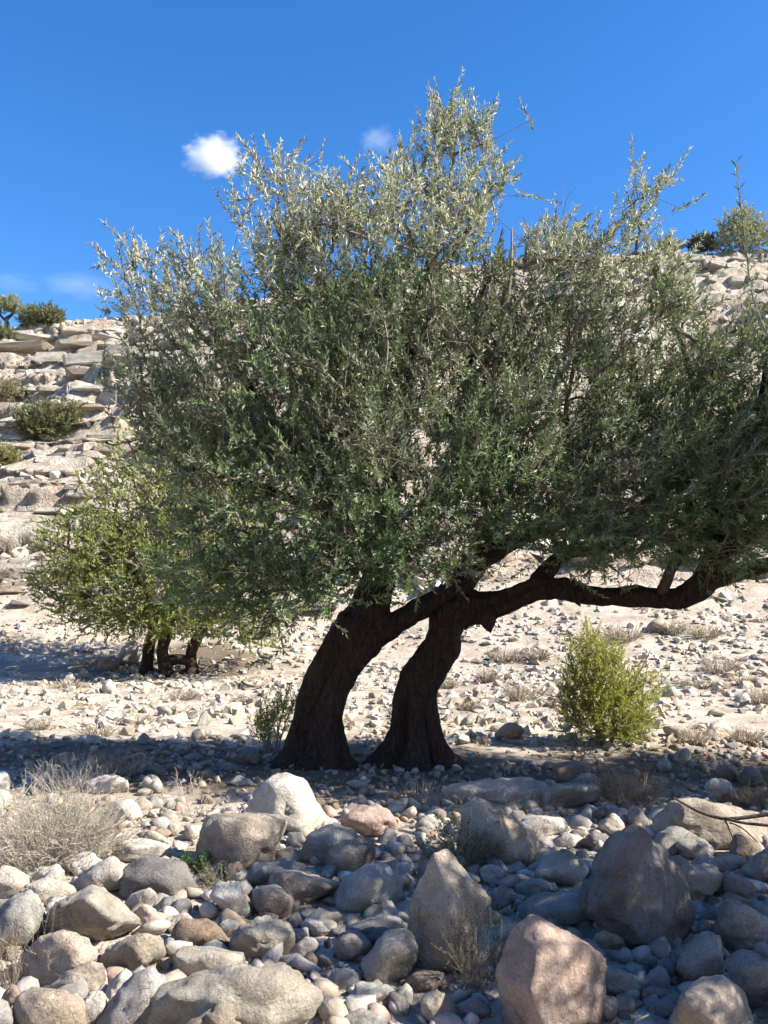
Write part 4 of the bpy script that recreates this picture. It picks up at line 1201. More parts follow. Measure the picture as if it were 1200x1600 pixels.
def grow(nodes0, blobs, n_branch, n_shoot, r_, focus, shoot_len=(0.22, 0.42), leaf=(0.045, 0.066), wid=0.2, step=0.019,
         up=0.35, jitter=0.5, colours=None, sunlit_top=None, reach=0.45, rad0=0.0032, rot=0.9, bare=0, droop_z=None, fresh=None, clump=0.0, clump_r=0.2):
    """branches from the given limb nodes to points in the blobs, then leafy shoots on the branches.
       returns branch Acc, leaf (V,F,C)"""
    nodes = np.zeros((len(nodes0) + n_branch * 6 + 8, 3)); par = np.full(len(nodes), -1); cnt = np.zeros(len(nodes))
    m = len(nodes0); nodes[:m] = nodes0; first = m
    tg, _ = sample_blobs(blobs, n_branch, r_)
    d0 = np.min(np.linalg.norm(tg[:, None, :] - np.asarray(nodes0)[None, ::max(1, len(nodes0) // 150), :], axis=2), axis=1)
    paths = []
    for ti in np.argsort(d0):
        p1 = tg[ti]
        dd = np.linalg.norm(nodes[:m] - p1, axis=1)
        # prefer to leave from below
        dd = dd + 0.35 * np.maximum(0, nodes[:m, 2] - p1[2])
        k = int(np.argmin(dd)); p0 = nodes[k]
        L = np.linalg.norm(p1 - p0)
        if L < 0.05: continue
        c = (p0 + p1) / 2 + np.array([0, 0, 0.10 * L]) + r_.normal(size=3) * 0.10 * L
        t = np.linspace(0, 1, 7)[1:, None]
        pp = (1 - t) ** 2 * p0 + 2 * t * (1 - t) * c + t ** 2 * p1 + r_.normal(size=(6, 3)) * 0.012 * min(1, L)
        ids = list(range(m, m + 6)); nodes[m:m + 6] = pp
        par[m] = k; par[m + 1:m + 6] = ids[:-1]; m += 6
        paths.append((k, ids))
    nodes = nodes[:m]; par = par[:m]; cnt = np.zeros(m)
    # leafy shoots
    kd = kdtree.KDTree(m)
    for i_ in range(m): kd.insert(nodes[i_], i_)
    kd.balance()
    sp, which = sample_blobs(blobs, n_shoot, r_, 0.25)
    if clump > 0:       # most shoots gather in tufts at the branch ends
        k = r_.uniform(size=n_shoot) < clump
        tgi = r_.integers(0, len(tg), n_shoot)
        sp = np.where(k[:, None], tg[tgi] + r_.normal(size=(n_shoot, 3)) * clump_r, sp)
    base = np.zeros((n_shoot, 3)); bi = np.zeros(n_shoot, int)
    for i_ in range(n_shoot):
        co, ix, ds = kd.find(sp[i_]); base[i_] = co; bi[i_] = ix
    np.add.at(cnt, bi, 1)
    for i_ in range(m - 1, -1, -1):
        if par[i_] >= 0: cnt[par[i_]] += cnt[i_] + 0.2
    radn = np.minimum(rad0 * np.maximum(cnt, 1) ** 0.42, 0.02 if rad0 < 0.005 else 0.09)
    br_ = Acc()
    for k, ids in paths:
        rr = radn[ids]
        r0 = min(radn[k], rr[0] * 1.25) if k >= first else rr[0] * 1.25
        pts = np.vstack([nodes[k], nodes[ids]])
        V, Fq = tube(pts, np.concatenate([[r0], rr]), 6 if rr[0] > 0.012 else 4)
        br_.add(V, Fq)
    # shoot curves
    dist = np.linalg.norm(sp - base, axis=1)
    far = dist > reach
    base[far] = sp[far] + (base[far] - sp[far]) * (reach / dist[far])[:, None]
    out = unit(sp - np.asarray(focus))
    upv = np.full(n_shoot, up)
    if droop_z is not None: upv = np.where(sp[:, 2] < droop_z, -0.25, up)
    dirn = unit(out * 0.75 + np.stack([0 * upv, 0 * upv, upv], 1) + r_.normal(size=(n_shoot, 3)) * jitter)
    SL = r_.uniform(*shoot_len, n_shoot)
    if sunlit_top is not None: SL = SL * np.where(sunlit_top(sp), 1.12, 1.0)
    end = sp + dirn * SL[:, None]
    bend = unit(r_.normal(size=(n_shoot, 3))) * 0.06 * SL[:, None]
    ctl = sp + bend + dirn * SL[:, None] * 0.3
    V, Fq = tubes(np.stack([base, ctl, end], 1), [0.0034, 0.0026, 0.0012], 3)
    br_.add(V, Fq)
    for i_ in range(bare):      # leafless grey twigs
        p0 = nodes[r_.integers(first, m)]
        dv = unit(r_.normal(size=3) + np.array([0, 0, -0.1])); L = r_.uniform(0.25, 0.7)
        pts = np.array([p0, p0 + dv * L * 0.4 + r_.normal(size=3) * 0.04, p0 + dv * L * 0.75 + r_.normal(size=3) * 0.06, p0 + dv * L + r_.normal(size=3) * 0.08])
        V, Fq = tube(pts, [0.0045, 0.0038, 0.003, 0.0015], 3); br_.add(V, Fq)
        for _ in range(2):
            q0 = pts[r_.integers(1, 3)]; dq = unit(dv + r_.normal(size=3) * 0.7) * L * 0.4
            V, Fq = tube(np.array([q0, q0 + dq * 0.5 + r_.normal(size=3) * 0.02, q0 + dq]), [0.003, 0.0022, 0.0012], 3); br_.add(V, Fq)
    # leaves in opposite pairs
    npair = np.maximum(3, ((SL * 1.12) / step).astype(int))
    sid = np.repeat(np.arange(n_shoot), npair * 2)
    start = np.concatenate([[0], np.cumsum(npair * 2)[:-1]])
    loc = np.arange(len(sid)) - start[sid]
    pair = loc // 2; flip = loc % 2
    t = (pair + 0.5) / npair[sid]
    t = np.clip(t + r_.normal(size=len(t)) * 0.03, -0.1, 1)
    p0, p1, p2 = sp[sid] - dirn[sid] * 0.08 * SL[sid][:, None], ctl[sid], end[sid]
    tt = t[:, None]
    pos = (1 - tt) ** 2 * p0 + 2 * tt * (1 - tt) * p1 + tt ** 2 * p2
    tan = unit(2 * (1 - tt) * (p1 - p0) + 2 * tt * (p2 - p1))
    a = np.array([0.3, 0.5, 0.81]); u = unit(np.cross(tan, np.broadcast_to(a, tan.shape))); w = np.cross(tan, u)
    phi = pair * (np.pi / 2) + flip * np.pi + r_.normal(size=len(t)) * 0.4 + sid * 1.7
    sd = np.cos(phi)[:, None] * u + np.sin(phi)[:, None] * w
    al = rot * (0.78 + 0.32 * r_.normal(size=len(t))) * (1.05 - 0.45 * t)
    dr = unit(np.cos(al)[:, None] * tan + np.sin(al)[:, None] * sd + np.array([0, 0, 0.04]))
    nr = unit(tan - (tan * dr).sum(1, keepdims=True) * dr + r_.normal(size=(len(t), 3)) * 0.25)
    nr = unit(nr - (nr * dr).sum(1, keepdims=True) * dr)
    LL = r_.uniform(*leaf, len(t)) * (1.0 - 0.35 * np.abs(t - 0.5))
    V, Fc = leaves(pos, dr, nr, LL, LL * wid * r_.uniform(0.8, 1.2, len(t)))
    cols = np.array(colours)
    ci = cols[r_.integers(0, len(cols), n_shoot)][sid] * 0.55 + cols[r_.integers(0, len(cols), len(sid))] * 0.45
    if fresh is not None:      # clumps of greener growth
        gm = (fbm(sp * 1.1 + 5, 2, 55) + 0.9 * sstep(fresh[1], fresh[0], sp[:, 2]) > 0.55)[sid]
        ci = np.where(gm[:, None], ci * np.array((0.88, 1.06, 0.86)), ci)
    if sunlit_top is not None:
        yv = sunlit_top(sp)[sid]
        pale = np.array((0.44, 0.44, 0.37)) * r_.uniform(0.7, 1.15, (len(sid), 1))  # sunlit sheen of the crown top put into the silvery leaf colour
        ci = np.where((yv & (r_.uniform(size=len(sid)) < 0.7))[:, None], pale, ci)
    ci = ci * r_.uniform(0.85, 1.3, (len(sid), 1))
    return br_, (V, Fc, np.repeat(ci, 4, axis=0))

def px_blob(px, py, rx, ry, d, rd, w=1.0):
    c = P(px, py, d)
    return (*c, rx / F * d, rd, ry / F * d, w)

def nodes_of(splines, every=3):
    return np.vstack([s[::every, :3] for s in splines])

# ------------------------------------------------------------------ the twin-trunked olive
TD = 8.45
base = P(570, 1198, TD)
olive = thing('olive_tree', 'large spreading silver-green olive tree with two dark leaning trunks', 'tree', (0, 0, 0))
sp_all = []
def limb(rows, flute=0.06, seed=0, name='limb', sides=16, mat=None, rough=0.15, step=0.04, **k):
    o, s = gnarled(name, rows, mat or M_BARK, olive, sides, flute, 4, 1.3, 0, seed, rough, step, **k)
    sp_all.append(s); return s
o, s = gnarled('trunk', [(491,1216,TD,46),(492,1196,TD,40),(495,1165,TD,33),(498,1131,TD,29),(503,1100,TD,26),(511,1072,TD,25),(526,1042,TD,28),(544,1015,TD,32),(562,988,TD,36),(574,966,TD,33),(582,940,TD-.02,29),(592,905,TD-.05,26),(600,868,TD-.1,22),(604,820,TD-.2,18)],
               M_BARK, olive, 64, 0.12, 5, 1.0, 0.75, 11, 0.10, hollow=(4.05, 0.28, 0.18, 1.0, 0.42))
sp_all.append(s); tag(o, 'left trunk, leaning right, with a deep dark cleft')
limb([(560,995,TD,27),(592,985,TD-.02,25),(622,970,TD-.05,21),(652,953,TD-.05,19),(682,937,TD,18),(712,918,TD+.05,19),(735,890,TD+.1,19),(750,858,TD+.1,17),(768,820,TD,14),(790,770,TD-.1,11),(800,700,TD-.2,9)], 0.07, 21)
o, s = gnarled('trunk', [(650,1212,TD+.05,56),(650,1196,TD+.05,46),(651,1165,TD+.05,34),(652,1131,TD+.05,27),(649,1098,TD+.05,25),(652,1070,TD+.05,26),(667,1040,TD+.05,26),(688,1014,TD+.05,24),(695,988,TD+.05,23),(702,962,TD+.05,26),(724,951,TD+.03,26),(752,950,TD,23),(778,943,TD-.02,20),(806,933,TD-.05,18),(836,921,TD-.1,16),(866,919,TD-.1,15)],
               M_BARK, olive, 64, 0.13, 5, 1.5, 0.9, 12, 0.10, hollow=(4.6, 0.26, 0.2, 0.75, 0.3))
sp_all.append(s); tag(o, 'right trunk, twisting up and bending into the long limb')
limb([(846,921,TD-.1,15),(880,921,TD-.12,15.5),(912,929,TD-.15,15),(950,932,TD-.2,14.5),(992,932,TD-.25,14.5),(1033,936,TD-.3,14.5),(1065,934,TD-.35,17),(1090,918,TD-.4,19),(1106,895,TD-.45,17),(1130,868,TD-.5,14),(1165,840,TD-.6,12),(1230,800,TD-.7,10),(1300,730,TD-.8,8.5),(1430,690,TD-1.1,7.5),(1600,660,TD-1.5,6),(1780,620,TD-1.7,4)], 0.08, 22, sides=22)  # last stretch added beyond the frame to carry the unseen shading foliage
limb([(1085,925,TD-.38,13),(1118,908,TD-.35,12),(1158,896,TD-.3,12),(1205,880,TD-.3,11),(1260,860,TD-.3,9),(1330,800,TD-.3,7)], 0.06, 23)
limb([(1030,934,TD-.3,10),(1042,905,TD-.35,9),(1058,872,TD-.4,8.5),(1085,848,TD-.5,8),(1124,812,TD-.6,7),(1150,760,TD-.7,5),(1160,680,TD-.8,4)], 0.06, 24, mat=M_LIMB)
limb([(842,915,TD-.08,14),(853,895,TD,14),(870,876,TD+.05,13),(893,863,TD+.1,11.5),(930,861,TD+.15,10.5),(960,848,TD+.2,9.5),(1000,805,TD+.2,8),(1030,740,TD+.2,6),(1040,660,TD+.2,4.5)], 0.07, 25)
limb([(745,880,TD+.12,15),(782,856,TD+.2,14.5),(820,836,TD+.3,14),(860,818,TD+.4,13),(910,806,TD+.5,11.5),(960,770,TD+.5,9),(990,700,TD+.4,7),(985,620,TD+.3,3.4),(990,540,TD+.2,1.8)], 0.07, 26)
limb([(936,858,TD+.15,7),(940,830,TD+.1,6.5),(938,795,TD,6),(905,740,TD-.1,5.5),(890,690,TD-.2,5),(885,640,TD-.3,4.6),(893,590,TD-.35,4.2),(905,530,TD-.4,3.4),(915,470,TD-.4,2.2)], 0.05, 27, mat=M_TWIG, sides=9)
limb([(897,705,TD-.15,3.4),(915,665,TD-.2,3),(930,615,TD-.2,2.6),(950,560,TD-.2,2.2)], 0.05, 28, mat=M_TWIG, sides=7)
limb([(793,760,TD-.1,8),(780,710,TD-.5,6.5),(771,665,TD-.7,5.8),(769,610,TD-.8,5),(777,550,TD-.85,4.4),(788,490,TD-.85,3.8),(798,430,TD-.85,2.8),(800,360,TD-.8,1.6)], 0.04, 29, mat=M_TWIG, sides=9)
limb([(602,845,TD-.15,15),(590,790,TD-.4,12),(575,730,TD-.7,10),(556,698,TD-.95,8.5),(538,676,TD-1.05,7.6),(512,668,TD-1.1,7),(482,677,TD-1.1,6.6),(460,693,TD-1.1,5.6),(440,720,TD-1.1,4),(410,770,TD-1.1,3)], 0.06, 30, mat=M_LIMB, sides=10)
limb([(604,820,TD-.2,16),(615,740,TD-.1,13),(630,650,TD,11),(640,560,TD,9),(655,470,TD,7),(680,370,TD,4.5),(700,290,TD,2.4),(708,240,TD,1)], 0.05, 31)
limb([(592,880,TD-.1,14),(560,820,TD+.1,12),(500,740,TD+.2,10),(430,660,TD+.2,8.5),(370,580,TD+.1,7),(310,520,TD,3.6),(250,460,TD,1.6)], 0.05, 32)
limb([(600,830,TD-.15,12),(570,720,TD-.05,10),(530,600,TD-.1,8),(490,490,TD-.15,6.5),(450,400,TD-.15,3),(425,340,TD-.1,1.4)], 0.05, 33)
limb([(585,900,TD-.1,10),(530,850,TD-.5,8.5),(490,862,TD-.8,7),(462,882,TD-.9,6),(420,905,TD-1,4.5),(370,930,TD-1,3)], 0.05, 34, mat=M_TWIG, sides=10)
limb([(565,830,TD+.05,10),(480,790,TD-.2,8.5),(400,760,TD-.4,7),(330,740,TD-.5,5.5),(270,730,TD-.5,4)], 0.05, 35)
limb([(770,815,TD,11),(740,700,TD+.2,9.5),(735,600,TD+.3,8),(745,500,TD+.3,6.5),(770,420,TD+.3,3),(785,360,TD+.3,1.4)], 0.05, 36)
limb([(1106,895,TD-.45,12),(1120,820,TD-.35,10),(1110,720,TD-.3,8),(1090,620,TD-.3,6.5),(1060,520,TD-.3,3.4),(1035,440,TD-.3,1.8),(1018,390,TD-.3,1)], 0.05, 37)
limb([(1130,868,TD-.5,10),(1170,760,TD-.4,8),(1190,640,TD-.4,6.5),(1195,570,TD-.4,3),(1180,520,TD-.4,1.4)], 0.05, 38)
gnarled('stub', [(752,958,TD-.12,15),(762,968,TD-.2,13),(764,978,TD-.24,9),(766,986,TD-.26,3)], M_BARK, olive, 14, 0.1, 4, 0, 0, 41, 0.14, 0.02)
gnarled('stub', [(900,930,TD-.2,9),(903,940,TD-.26,6),(906,946,TD-.28,2)], M_BARK, olive, 10, 0.1, 4, 0, 0, 42, 0.14, 0.02)

def strand(rows, seed, owner=olive):
    gnarled('trunk_strand', rows, M_BARK, owner, 22, 0.10, 4, 1.6, 0.5, seed, 0.13, 0.03)
strand([(455,1206,TD-.05,27),(464,1165,TD-.05,20),(474,1120,TD-.05,17.5),(488,1078,TD-.06,18),(508,1040,TD-.08,20),(532,1004,TD-.08,23),(556,970,TD-.05,20)], 44)
strand([(520,1210,TD-.1,34),(515,1165,TD-.1,25),(514,1122,TD-.1,22),(522,1084,TD-.1,21),(540,1046,TD-.1,24),(566,1008,TD-.1,26),(590,975,TD-.06,20)], 45)
strand([(490,1212,TD-.22,20),(495,1180,TD-.16,13),(498,1140,TD-.1,9)], 46)
strand([(603,1208,TD-.02,26),(620,1160,TD,19),(630,1116,TD,17),(634,1082,TD-.02,19),(650,1050,TD-.03,20),(676,1020,TD,19),(690,990,TD,16)], 47)
strand([(698,1210,TD-.05,28),(680,1162,TD-.04,20),(669,1120,TD-.04,18),(668,1084,TD-.05,17),(684,1046,TD-.05,17),(702,1012,TD-.04,17),(704,978,TD-.02,17),(720,956,TD-.04,15)], 48)
strand([(646,1214,TD-.2,26),(650,1172,TD-.16,17),(650,1125,TD-.13,14),(648,1085,TD-.1,12)], 49)
D = TD - 0.45
blobs = [px_blob(430,580,220,160,D,1.35,1.15), px_blob(620,480,185,180,D,1.35,1.1), px_blob(702,315,86,118,D+.2,0.6,1.5), px_blob(728,208,46,52,D+.2,0.35,2.0),
         px_blob(510,390,120,90,D,0.8,1.15), px_blob(410,290,54,46,D,0.35,1.8), px_blob(285,485,98,66,D,0.7,0.85), px_blob(205,415,68,38,D,0.4,1.5), px_blob(345,740,115,180,D-.3,0.95,0.95), px_blob(265,640,70,105,D-.3,0.8,0.9),
         px_blob(470,780,165,130,D-.5,1.0,1.05), px_blob(380,905,80,60,D-.7,0.6,0.9), px_blob(650,720,190,150,D-.5,1.1,1.0), px_blob(570,860,75,60,D-.75,0.45,1.1), px_blob(690,830,75,65,D-.6,0.5,0.8),
         px_blob(840,510,114,132,D,1.1,1.05), px_blob(852,355,28,60,D,0.3,1.8), px_blob(648,215,28,56,D+.1,0.25,1.8), px_blob(830,690,140,150,D-.1,1.25,1.15), px_blob(985,560,115,125,D,1.15,1.15), px_blob(945,415,85,46,D-.1,0.5,1.1), px_blob(900,390,40,36,D,0.35,1.3),
         px_blob(1014,330,22,66,D-.2,0.22,2.4), px_blob(1000,740,150,115,D,1.25,1.45), px_blob(1140,620,120,105,D-.2,1.2,1.35), px_blob(1140,745,130,115,D-.2,1.25,1.6),
         px_blob(1300,670,110,150,D-.2,1.2,1.0), px_blob(1150,505,60,34,D-.4,0.4,0.6), px_blob(850,850,90,30,D+.4,0.5,0.6),
         # unseen foliage added beyond the frame, shaped to shade the ground below the trunks
         (4.5,6.3,3.0,1.1,1.0,1.0,0.95), (6.0,6.1,3.4,1.3,1.05,1.2,0.85), (5.3,6.1,4.4,1.2,0.95,0.8,0.8), (7.4,6.6,4.0,1.1,1.0,1.1,0.75), (6.6,7.5,2.9,1.2,0.9,1.0,0.8), (8.0,7.2,4.1,1.0,0.9,1.0,0.7), (4.4,7.6,3.4,1.0,0.8,1.2,0.9),
         px_blob(555,900,70,34,D-.8,0.4,3.0), px_blob(640,880,75,38,D-.8,0.4,3.0), px_blob(450,905,75,50,D-.7,0.5,2.2), px_blob(330,905,85,65,D-.6,0.6,1.8), px_blob(390,950,60,36,D-.7,0.4,2.0), px_blob(880,850,90,38,D-.5,0.4,2.0), px_blob(1010,845,90,28,D-.4,0.4,1.6), px_blob(720,860,60,40,D-.6,0.4,2.0), px_blob(930,815,130,55,D-.1,0.8,1.5), px_blob(1110,835,110,55,D-.2,0.9,1.5), px_blob(1020,860,120,30,D-.2,0.5,1.5), px_blob(770,800,80,60,D-.3,0.6,0.8)]
OLIVE = [(0.088, 0.116, 0.058), (0.110, 0.140, 0.075), (0.142, 0.170, 0.10), (0.082, 0.120, 0.068), (0.21, 0.23, 0.165), (0.285, 0.30, 0.24), (0.145, 0.168, 0.085), (0.24, 0.255, 0.195)]
focus = P(640, 1010, D)
z_y = P(600, 520, D)[2]
def sunlit_top_main(p):  # upper crown, where leaves are painted paler as if sunlit
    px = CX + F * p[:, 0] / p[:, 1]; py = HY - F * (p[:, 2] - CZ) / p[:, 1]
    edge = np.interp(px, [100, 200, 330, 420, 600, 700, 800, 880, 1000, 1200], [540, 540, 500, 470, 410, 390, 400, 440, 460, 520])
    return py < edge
r_ = np.random.default_rng(21)
br_, lf = grow(nodes_of(sp_all), blobs, 1350, 12100, r_, focus, (0.18, 0.34), (0.046, 0.078), 0.29, 0.0205, 0.36, 0.55, OLIVE, sunlit_top_main,
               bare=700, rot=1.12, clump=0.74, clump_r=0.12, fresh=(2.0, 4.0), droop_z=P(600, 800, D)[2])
# a few long whips that stand clear of the crown
obj('branches', br_.mesh('branches', M_TWIG), olive)
tag(obj('crown', mesh_np('crown', *lf[:2], M_OLIVE, False, lf[2]), olive), kind='stuff')
tag(olive.children[-1], 'dense crown of narrow silver-green leaves, painted paler towards the sunlit top')

# ------------------------------------------------------------------ olive tree at the right edge (its crown shades the foreground)
ol2 = thing('olive_tree', 'second olive tree reaching in from the right edge of the photo', 'tree', (0, 0, 0))
o, s1 = gnarled('trunk', [(4.9,4.0,-.1,.24),(4.85,4.0,.3,.19),(4.7,3.95,.8,.16),(4.6,3.9,1.4,.14),(4.4,3.8,2.0,.11)], M_BARK, ol2, 32, 0.08, 5, 1.0, 0.6, 51, 0.08, 0.04, True)
sps = [s1]
for k, rows in enumerate(([(4.4,3.8,1.9,.10),(4.0,3.6,2.5,.08),(3.6,3.6,3.0,.05),(3.2,3.9,3.4,.03)], [(4.5,3.85,1.7,.09),(5.0,3.6,2.4,.07),(5.4,3.3,3.0,.05),(5.7,3.2,3.5,.03)],
                          [(4.4,3.8,1.8,.08),(4.2,4.4,2.4,.06),(3.9,4.9,2.9,.035),(3.4,5.3,3.1,.018),(2.64,5.6,3.27,.009)], [(4.5,3.85,1.6,.07),(4.2,3.1,2.1,.06),(4.0,2.6,2.6,.04)])):
    o, s = gnarled('limb', rows, M_BARK, ol2, 12, 0.05, 4, 1, 0, 60 + k, 0.08, 0.05, True); sps.append(s)
b2 = [(4.2,3.4,2.5,1.2,1.25,1.3,1.0), (3.7,4.1,2.9,0.95,0.65,0.8,1.0), (5.2,3.3,3.0,1.1,1.2,0.9,0.9), (4.0,2.9,1.7,1.0,0.8,0.8,0.9), (4.0,4.0,1.4,0.9,0.7,0.7,0.9)]
r_ = np.random.default_rng(31)
br_, lf = grow(nodes_of(sps), b2, 150, 2300, r_, (4.5, 3.8, 1.2), (0.22, 0.42), (0.050, 0.074), 0.27, 0.022, 0.3, 0.5, OLIVE, None)
obj('branches', br_.mesh('branches', M_TWIG), ol2)
tag(obj('crown', mesh_np('crown', *lf[:2], M_OLIVE, False, lf[2]), ol2), kind='stuff')
# one long upright shoot that stands against the sky near the right edge
sh = [P(1178,470,5.7), P(1166,390,5.68), P(1157,320,5.66), P(1150,255,5.65)]
s = spline([(*q, rr) for q, rr in zip([np.array((2.75,5.45,4.1)) * 0 + P(1215,560,5.6), *sh], (.008,.006,.005,.004,.002))], 0.03)
A = Acc(); V, Fq = tube(s[:, :3], s[:, 3], 6); A.add(V, Fq)
obj('shoot', A.mesh('shoot', M_TWIG), ol2)
n = 58
ix = np.linspace(len(s) * 0.12, len(s) - 1, n).astype(int)
t_, u_, w_ = frames(s[:, :3])
ph = np.arange(n) * 2.4
sd = np.cos(ph)[:, None] * u_[ix] + np.sin(ph)[:, None] * w_[ix]
dr = unit(t_[ix] * 0.75 + sd * 0.7); nr = unit(t_[ix] - (t_[ix] * dr).sum(1, keepdims=True) * dr)
V, Fc = leaves(s[ix, :3], dr, nr, r_.uniform(0.055, 0.085, n), r_.uniform(0.012, 0.017, n))
obj('shoot_leaves', mesh_np('shoot_leaves', V, Fc, M_OLIVE, False, np.repeat(np.array(OLIVE)[r_.integers(2, 6, n)] * 1.1, 4, axis=0)), ol2)

# ------------------------------------------------------------------ yellow-green tree on the left, beyond the riverbed
def simple_tree(name, label, trunks, blobs, nb, ns, cols, leaf, seed, focus, wid=0.32, shoot=(0.25, 0.5), step=0.03, barkm=None, sides=18, cat='tree', up=0.15, reach=0.7, rad0=0.006, flare=0.6, jitter=0.6, group=None, wood=None):
    t = thing(name, label, cat, (0, 0, 0), group)
    sps = []
    for k, rows in enumerate(trunks):
        o, s = gnarled('trunk' if cat == 'tree' else 'stem', rows, barkm or M_BARK, t, sides, 0.09, 4, 1.2, flare, seed + k, 0.09, 0.06, True); sps.append(s)
    rr = np.random.default_rng(seed)
    b_, l_ = grow(nodes_of(sps, 2), blobs, nb, ns, rr, focus, shoot, leaf, wid, step, up, jitter, cols, None, reach, rad0)
    obj('branches', b_.mesh('branches', wood or M_TWIG), t)
    tag(obj('crown' if cat == 'tree' else 'foliage', mesh_np('crown', *l_[:2], M_LEAF, False, l_[2]), t), kind='stuff')
    return t

g = on_ground(262, 1056)
LD = g[1]
def w_rows(rows): return px_path(rows)
YG = [(0.235, 0.26, 0.075), (0.18, 0.215, 0.065), (0.27, 0.285, 0.10), (0.145, 0.18, 0.055), (0.21, 0.23, 0.075)]
simple_tree('broadleaf_tree', 'yellow-green tree with several short dark stems on the left beyond the riverbed',
    [w_rows([(228,1066,LD,15),(229,1045,LD,10),(233,1010,LD,9),(240,975,LD,8),(225,920,LD,6),(190,870,LD,4.5)]),
     w_rows([(262,1068,LD-.2,16),(258,1045,LD-.2,11),(254,1015,LD-.2,9.5),(262,980,LD-.2,9),(275,900,LD-.1,7),(270,800,LD,5),(250,720,LD,3)]),
     w_rows([(304,1066,LD+.1,13),(300,1048,LD+.1,10),(299,1022,LD+.1,9),(312,990,LD+.1,8),(350,930,LD+.1,6),(400,880,LD+.1,4)]),
     w_rows([(252,1040,LD-.1,8),(275,1030,LD-.1,8),(300,1034,LD,8)])],
    [px_blob(150,880,100,85,LD-.3,1.3), px_blob(110,925,60,40,LD-.4,0.8), px_blob(235,900,135,95,LD-.5,1.6), px_blob(300,940,90,60,LD-.8,1.0), px_blob(205,800,90,90,LD,1.4), px_blob(215,705,45,50,LD+.2,0.8,0.6),
     px_blob(330,830,120,120,LD,1.6), px_blob(400,955,60,58,LD-.3,1.1), px_blob(455,920,45,45,LD,0.8), px_blob(120,830,50,40,LD,0.8,0.8), px_blob(300,700,90,80,LD+.4,1.2,0.7), px_blob(200,955,80,28,LD-.9,0.6), px_blob(255,970,90,34,LD-1.0,0.6,2.2), px_blob(375,980,60,34,LD-.8,0.5,2.0), px_blob(160,960,90,30,LD-.8,0.6,2.0)],
    430, 4300, YG, (0.048, 0.085), 71, P(260, 960, LD), 0.52, (0.18, 0.36), 0.036, up=-0.05, jitter=0.7)

# ------------------------------------------------------------------ shrubs
def ground_rows(px, py, n, hgt, lean, r0, seed):
    g = on_ground(px, py); rr = random.Random(seed); out = []
    for k in range(n):
        a = rr.uniform(0, 6.28); l = rr.uniform(0.2, 1) * lean
        b = (g[0] + 0.05 * math.cos(a), g[1] + 0.05 * math.sin(a), g[2] - 0.04, r0)
        m_ = (b[0] + l * 0.4 * math.cos(a), b[1] + l * 0.4 * math.sin(a), g[2] + hgt * 0.4, r0 * 0.8)
        e = (b[0] + l * math.cos(a), b[1] + l * math.sin(a), g[2] + hgt * rr.uniform(0.7, 0.9), r0 * 0.4)
        out.append([b, m_, e])
    return g, out
def shrub(name, label, px, py, blobs_px, cols, leaf, nb, ns, seed, nst=5, r0=0.012, wid=0.3, shoot=(0.12, 0.26), step=0.03, up=0.5, rd=None, group=None, reach=0.4, jitter=0.45, wood=None):
    ztop = min(b[1] - b[3] for b in blobs_px)
    g = on_ground(px, py); d = g[1]
    hgt = (py - ztop) / F * d
    g, rows = ground_rows(px, py, nst, hgt, 0.35 * hgt, r0, seed)
    bl = [px_blob(b[0], b[1], b[2], b[3], d, (b[2] / F * d) * (b[4] if len(b) > 4 else 0.9)) for b in blobs_px]
    return simple_tree(name, label, rows, bl, nb, ns, cols, leaf, seed, (g[0], g[1], g[2] - 0.1), wid, shoot, step, M_TWIG, 6, 'shrub', up, reach, 0.0028, 0.0, jitter, group, wood)

BR = [(0.36, 0.36, 0.095), (0.30, 0.315, 0.085), (0.40, 0.39, 0.14), (0.23, 0.255, 0.07), (0.33, 0.32, 0.11)]
shrub('leafy_shrub', 'bright yellow-green shrub on the sunlit slope below the long olive limb', 945, 1166,
      [(935,1075,52,48),(950,1125,66,34),(918,1022,30,28),(960,1040,22,24),(1000,1085,26,30),(888,1095,20,26),(1015,1060,10,10),(995,1140,24,18),(880,1140,14,14)], BR, (0.035, 0.062), 150, 850, 81, 9, 0.012, 0.30, (0.14, 0.34), 0.024, jitter=0.7)
shrub('leafy_shrub', 'small green shrub tucked behind the left trunk base', 425, 1178,
      [(432,1115,28,24),(420,1145,28,26),(452,1100,16,14),(408,1140,14,18)], BR, (0.035, 0.06), 40, 130, 82, 5, 0.008, 0.32, (0.10, 0.2), 0.028)
JUN = [(0.12, 0.13, 0.055), (0.155, 0.155, 0.08), (0.10, 0.11, 0.05), (0.19, 0.18, 0.10)]
GRY = [(0.24, 0.21, 0.15), (0.20, 0.18, 0.12), (0.28, 0.25, 0.19)]
GG = 'bushes on the limestone hillside'
def hbush(label, px, py, bl, cols, seed, nb=40, ns=330, leaf=(0.12, 0.22), name='hillside_bush'):
    return shrub(name, label, px, py, bl, cols, leaf, nb, ns, seed, 4, 0.05, 0.42, (0.25, 0.55), 0.075, 0.3, group=GG, reach=0.9, jitter=0.7)
hbush('dark green round bush on the hillside under the massive rock band', 78, 688, [(75,660,48,26),(55,668,30,20),(105,655,25,22),(75,685,40,10)], JUN, 101, 50, 480)
hbush('grey-green domed bush on the left skyline', 66, 516, [(66,498,33,18),(50,502,20,14),(84,500,18,14)], JUN, 102, 40, 520, (0.14, 0.26))
hbush('small green bush at the left edge below the skyline bush', 4, 536, [(2,524,20,10)], JUN, 103, 12, 130, (0.14, 0.26))
hbush('grey dry bush at the left edge below the massive rock band', 12, 634, [(12,616,24,16)], GRY, 104, 20, 200)
hbush('yellow-grey bush at the left edge lower on the hillside', 4, 736, [(2,722,24,16)], [(0.2, 0.19, 0.09), (0.25, 0.22, 0.12)], 105, 20, 200, (0.10, 0.2))
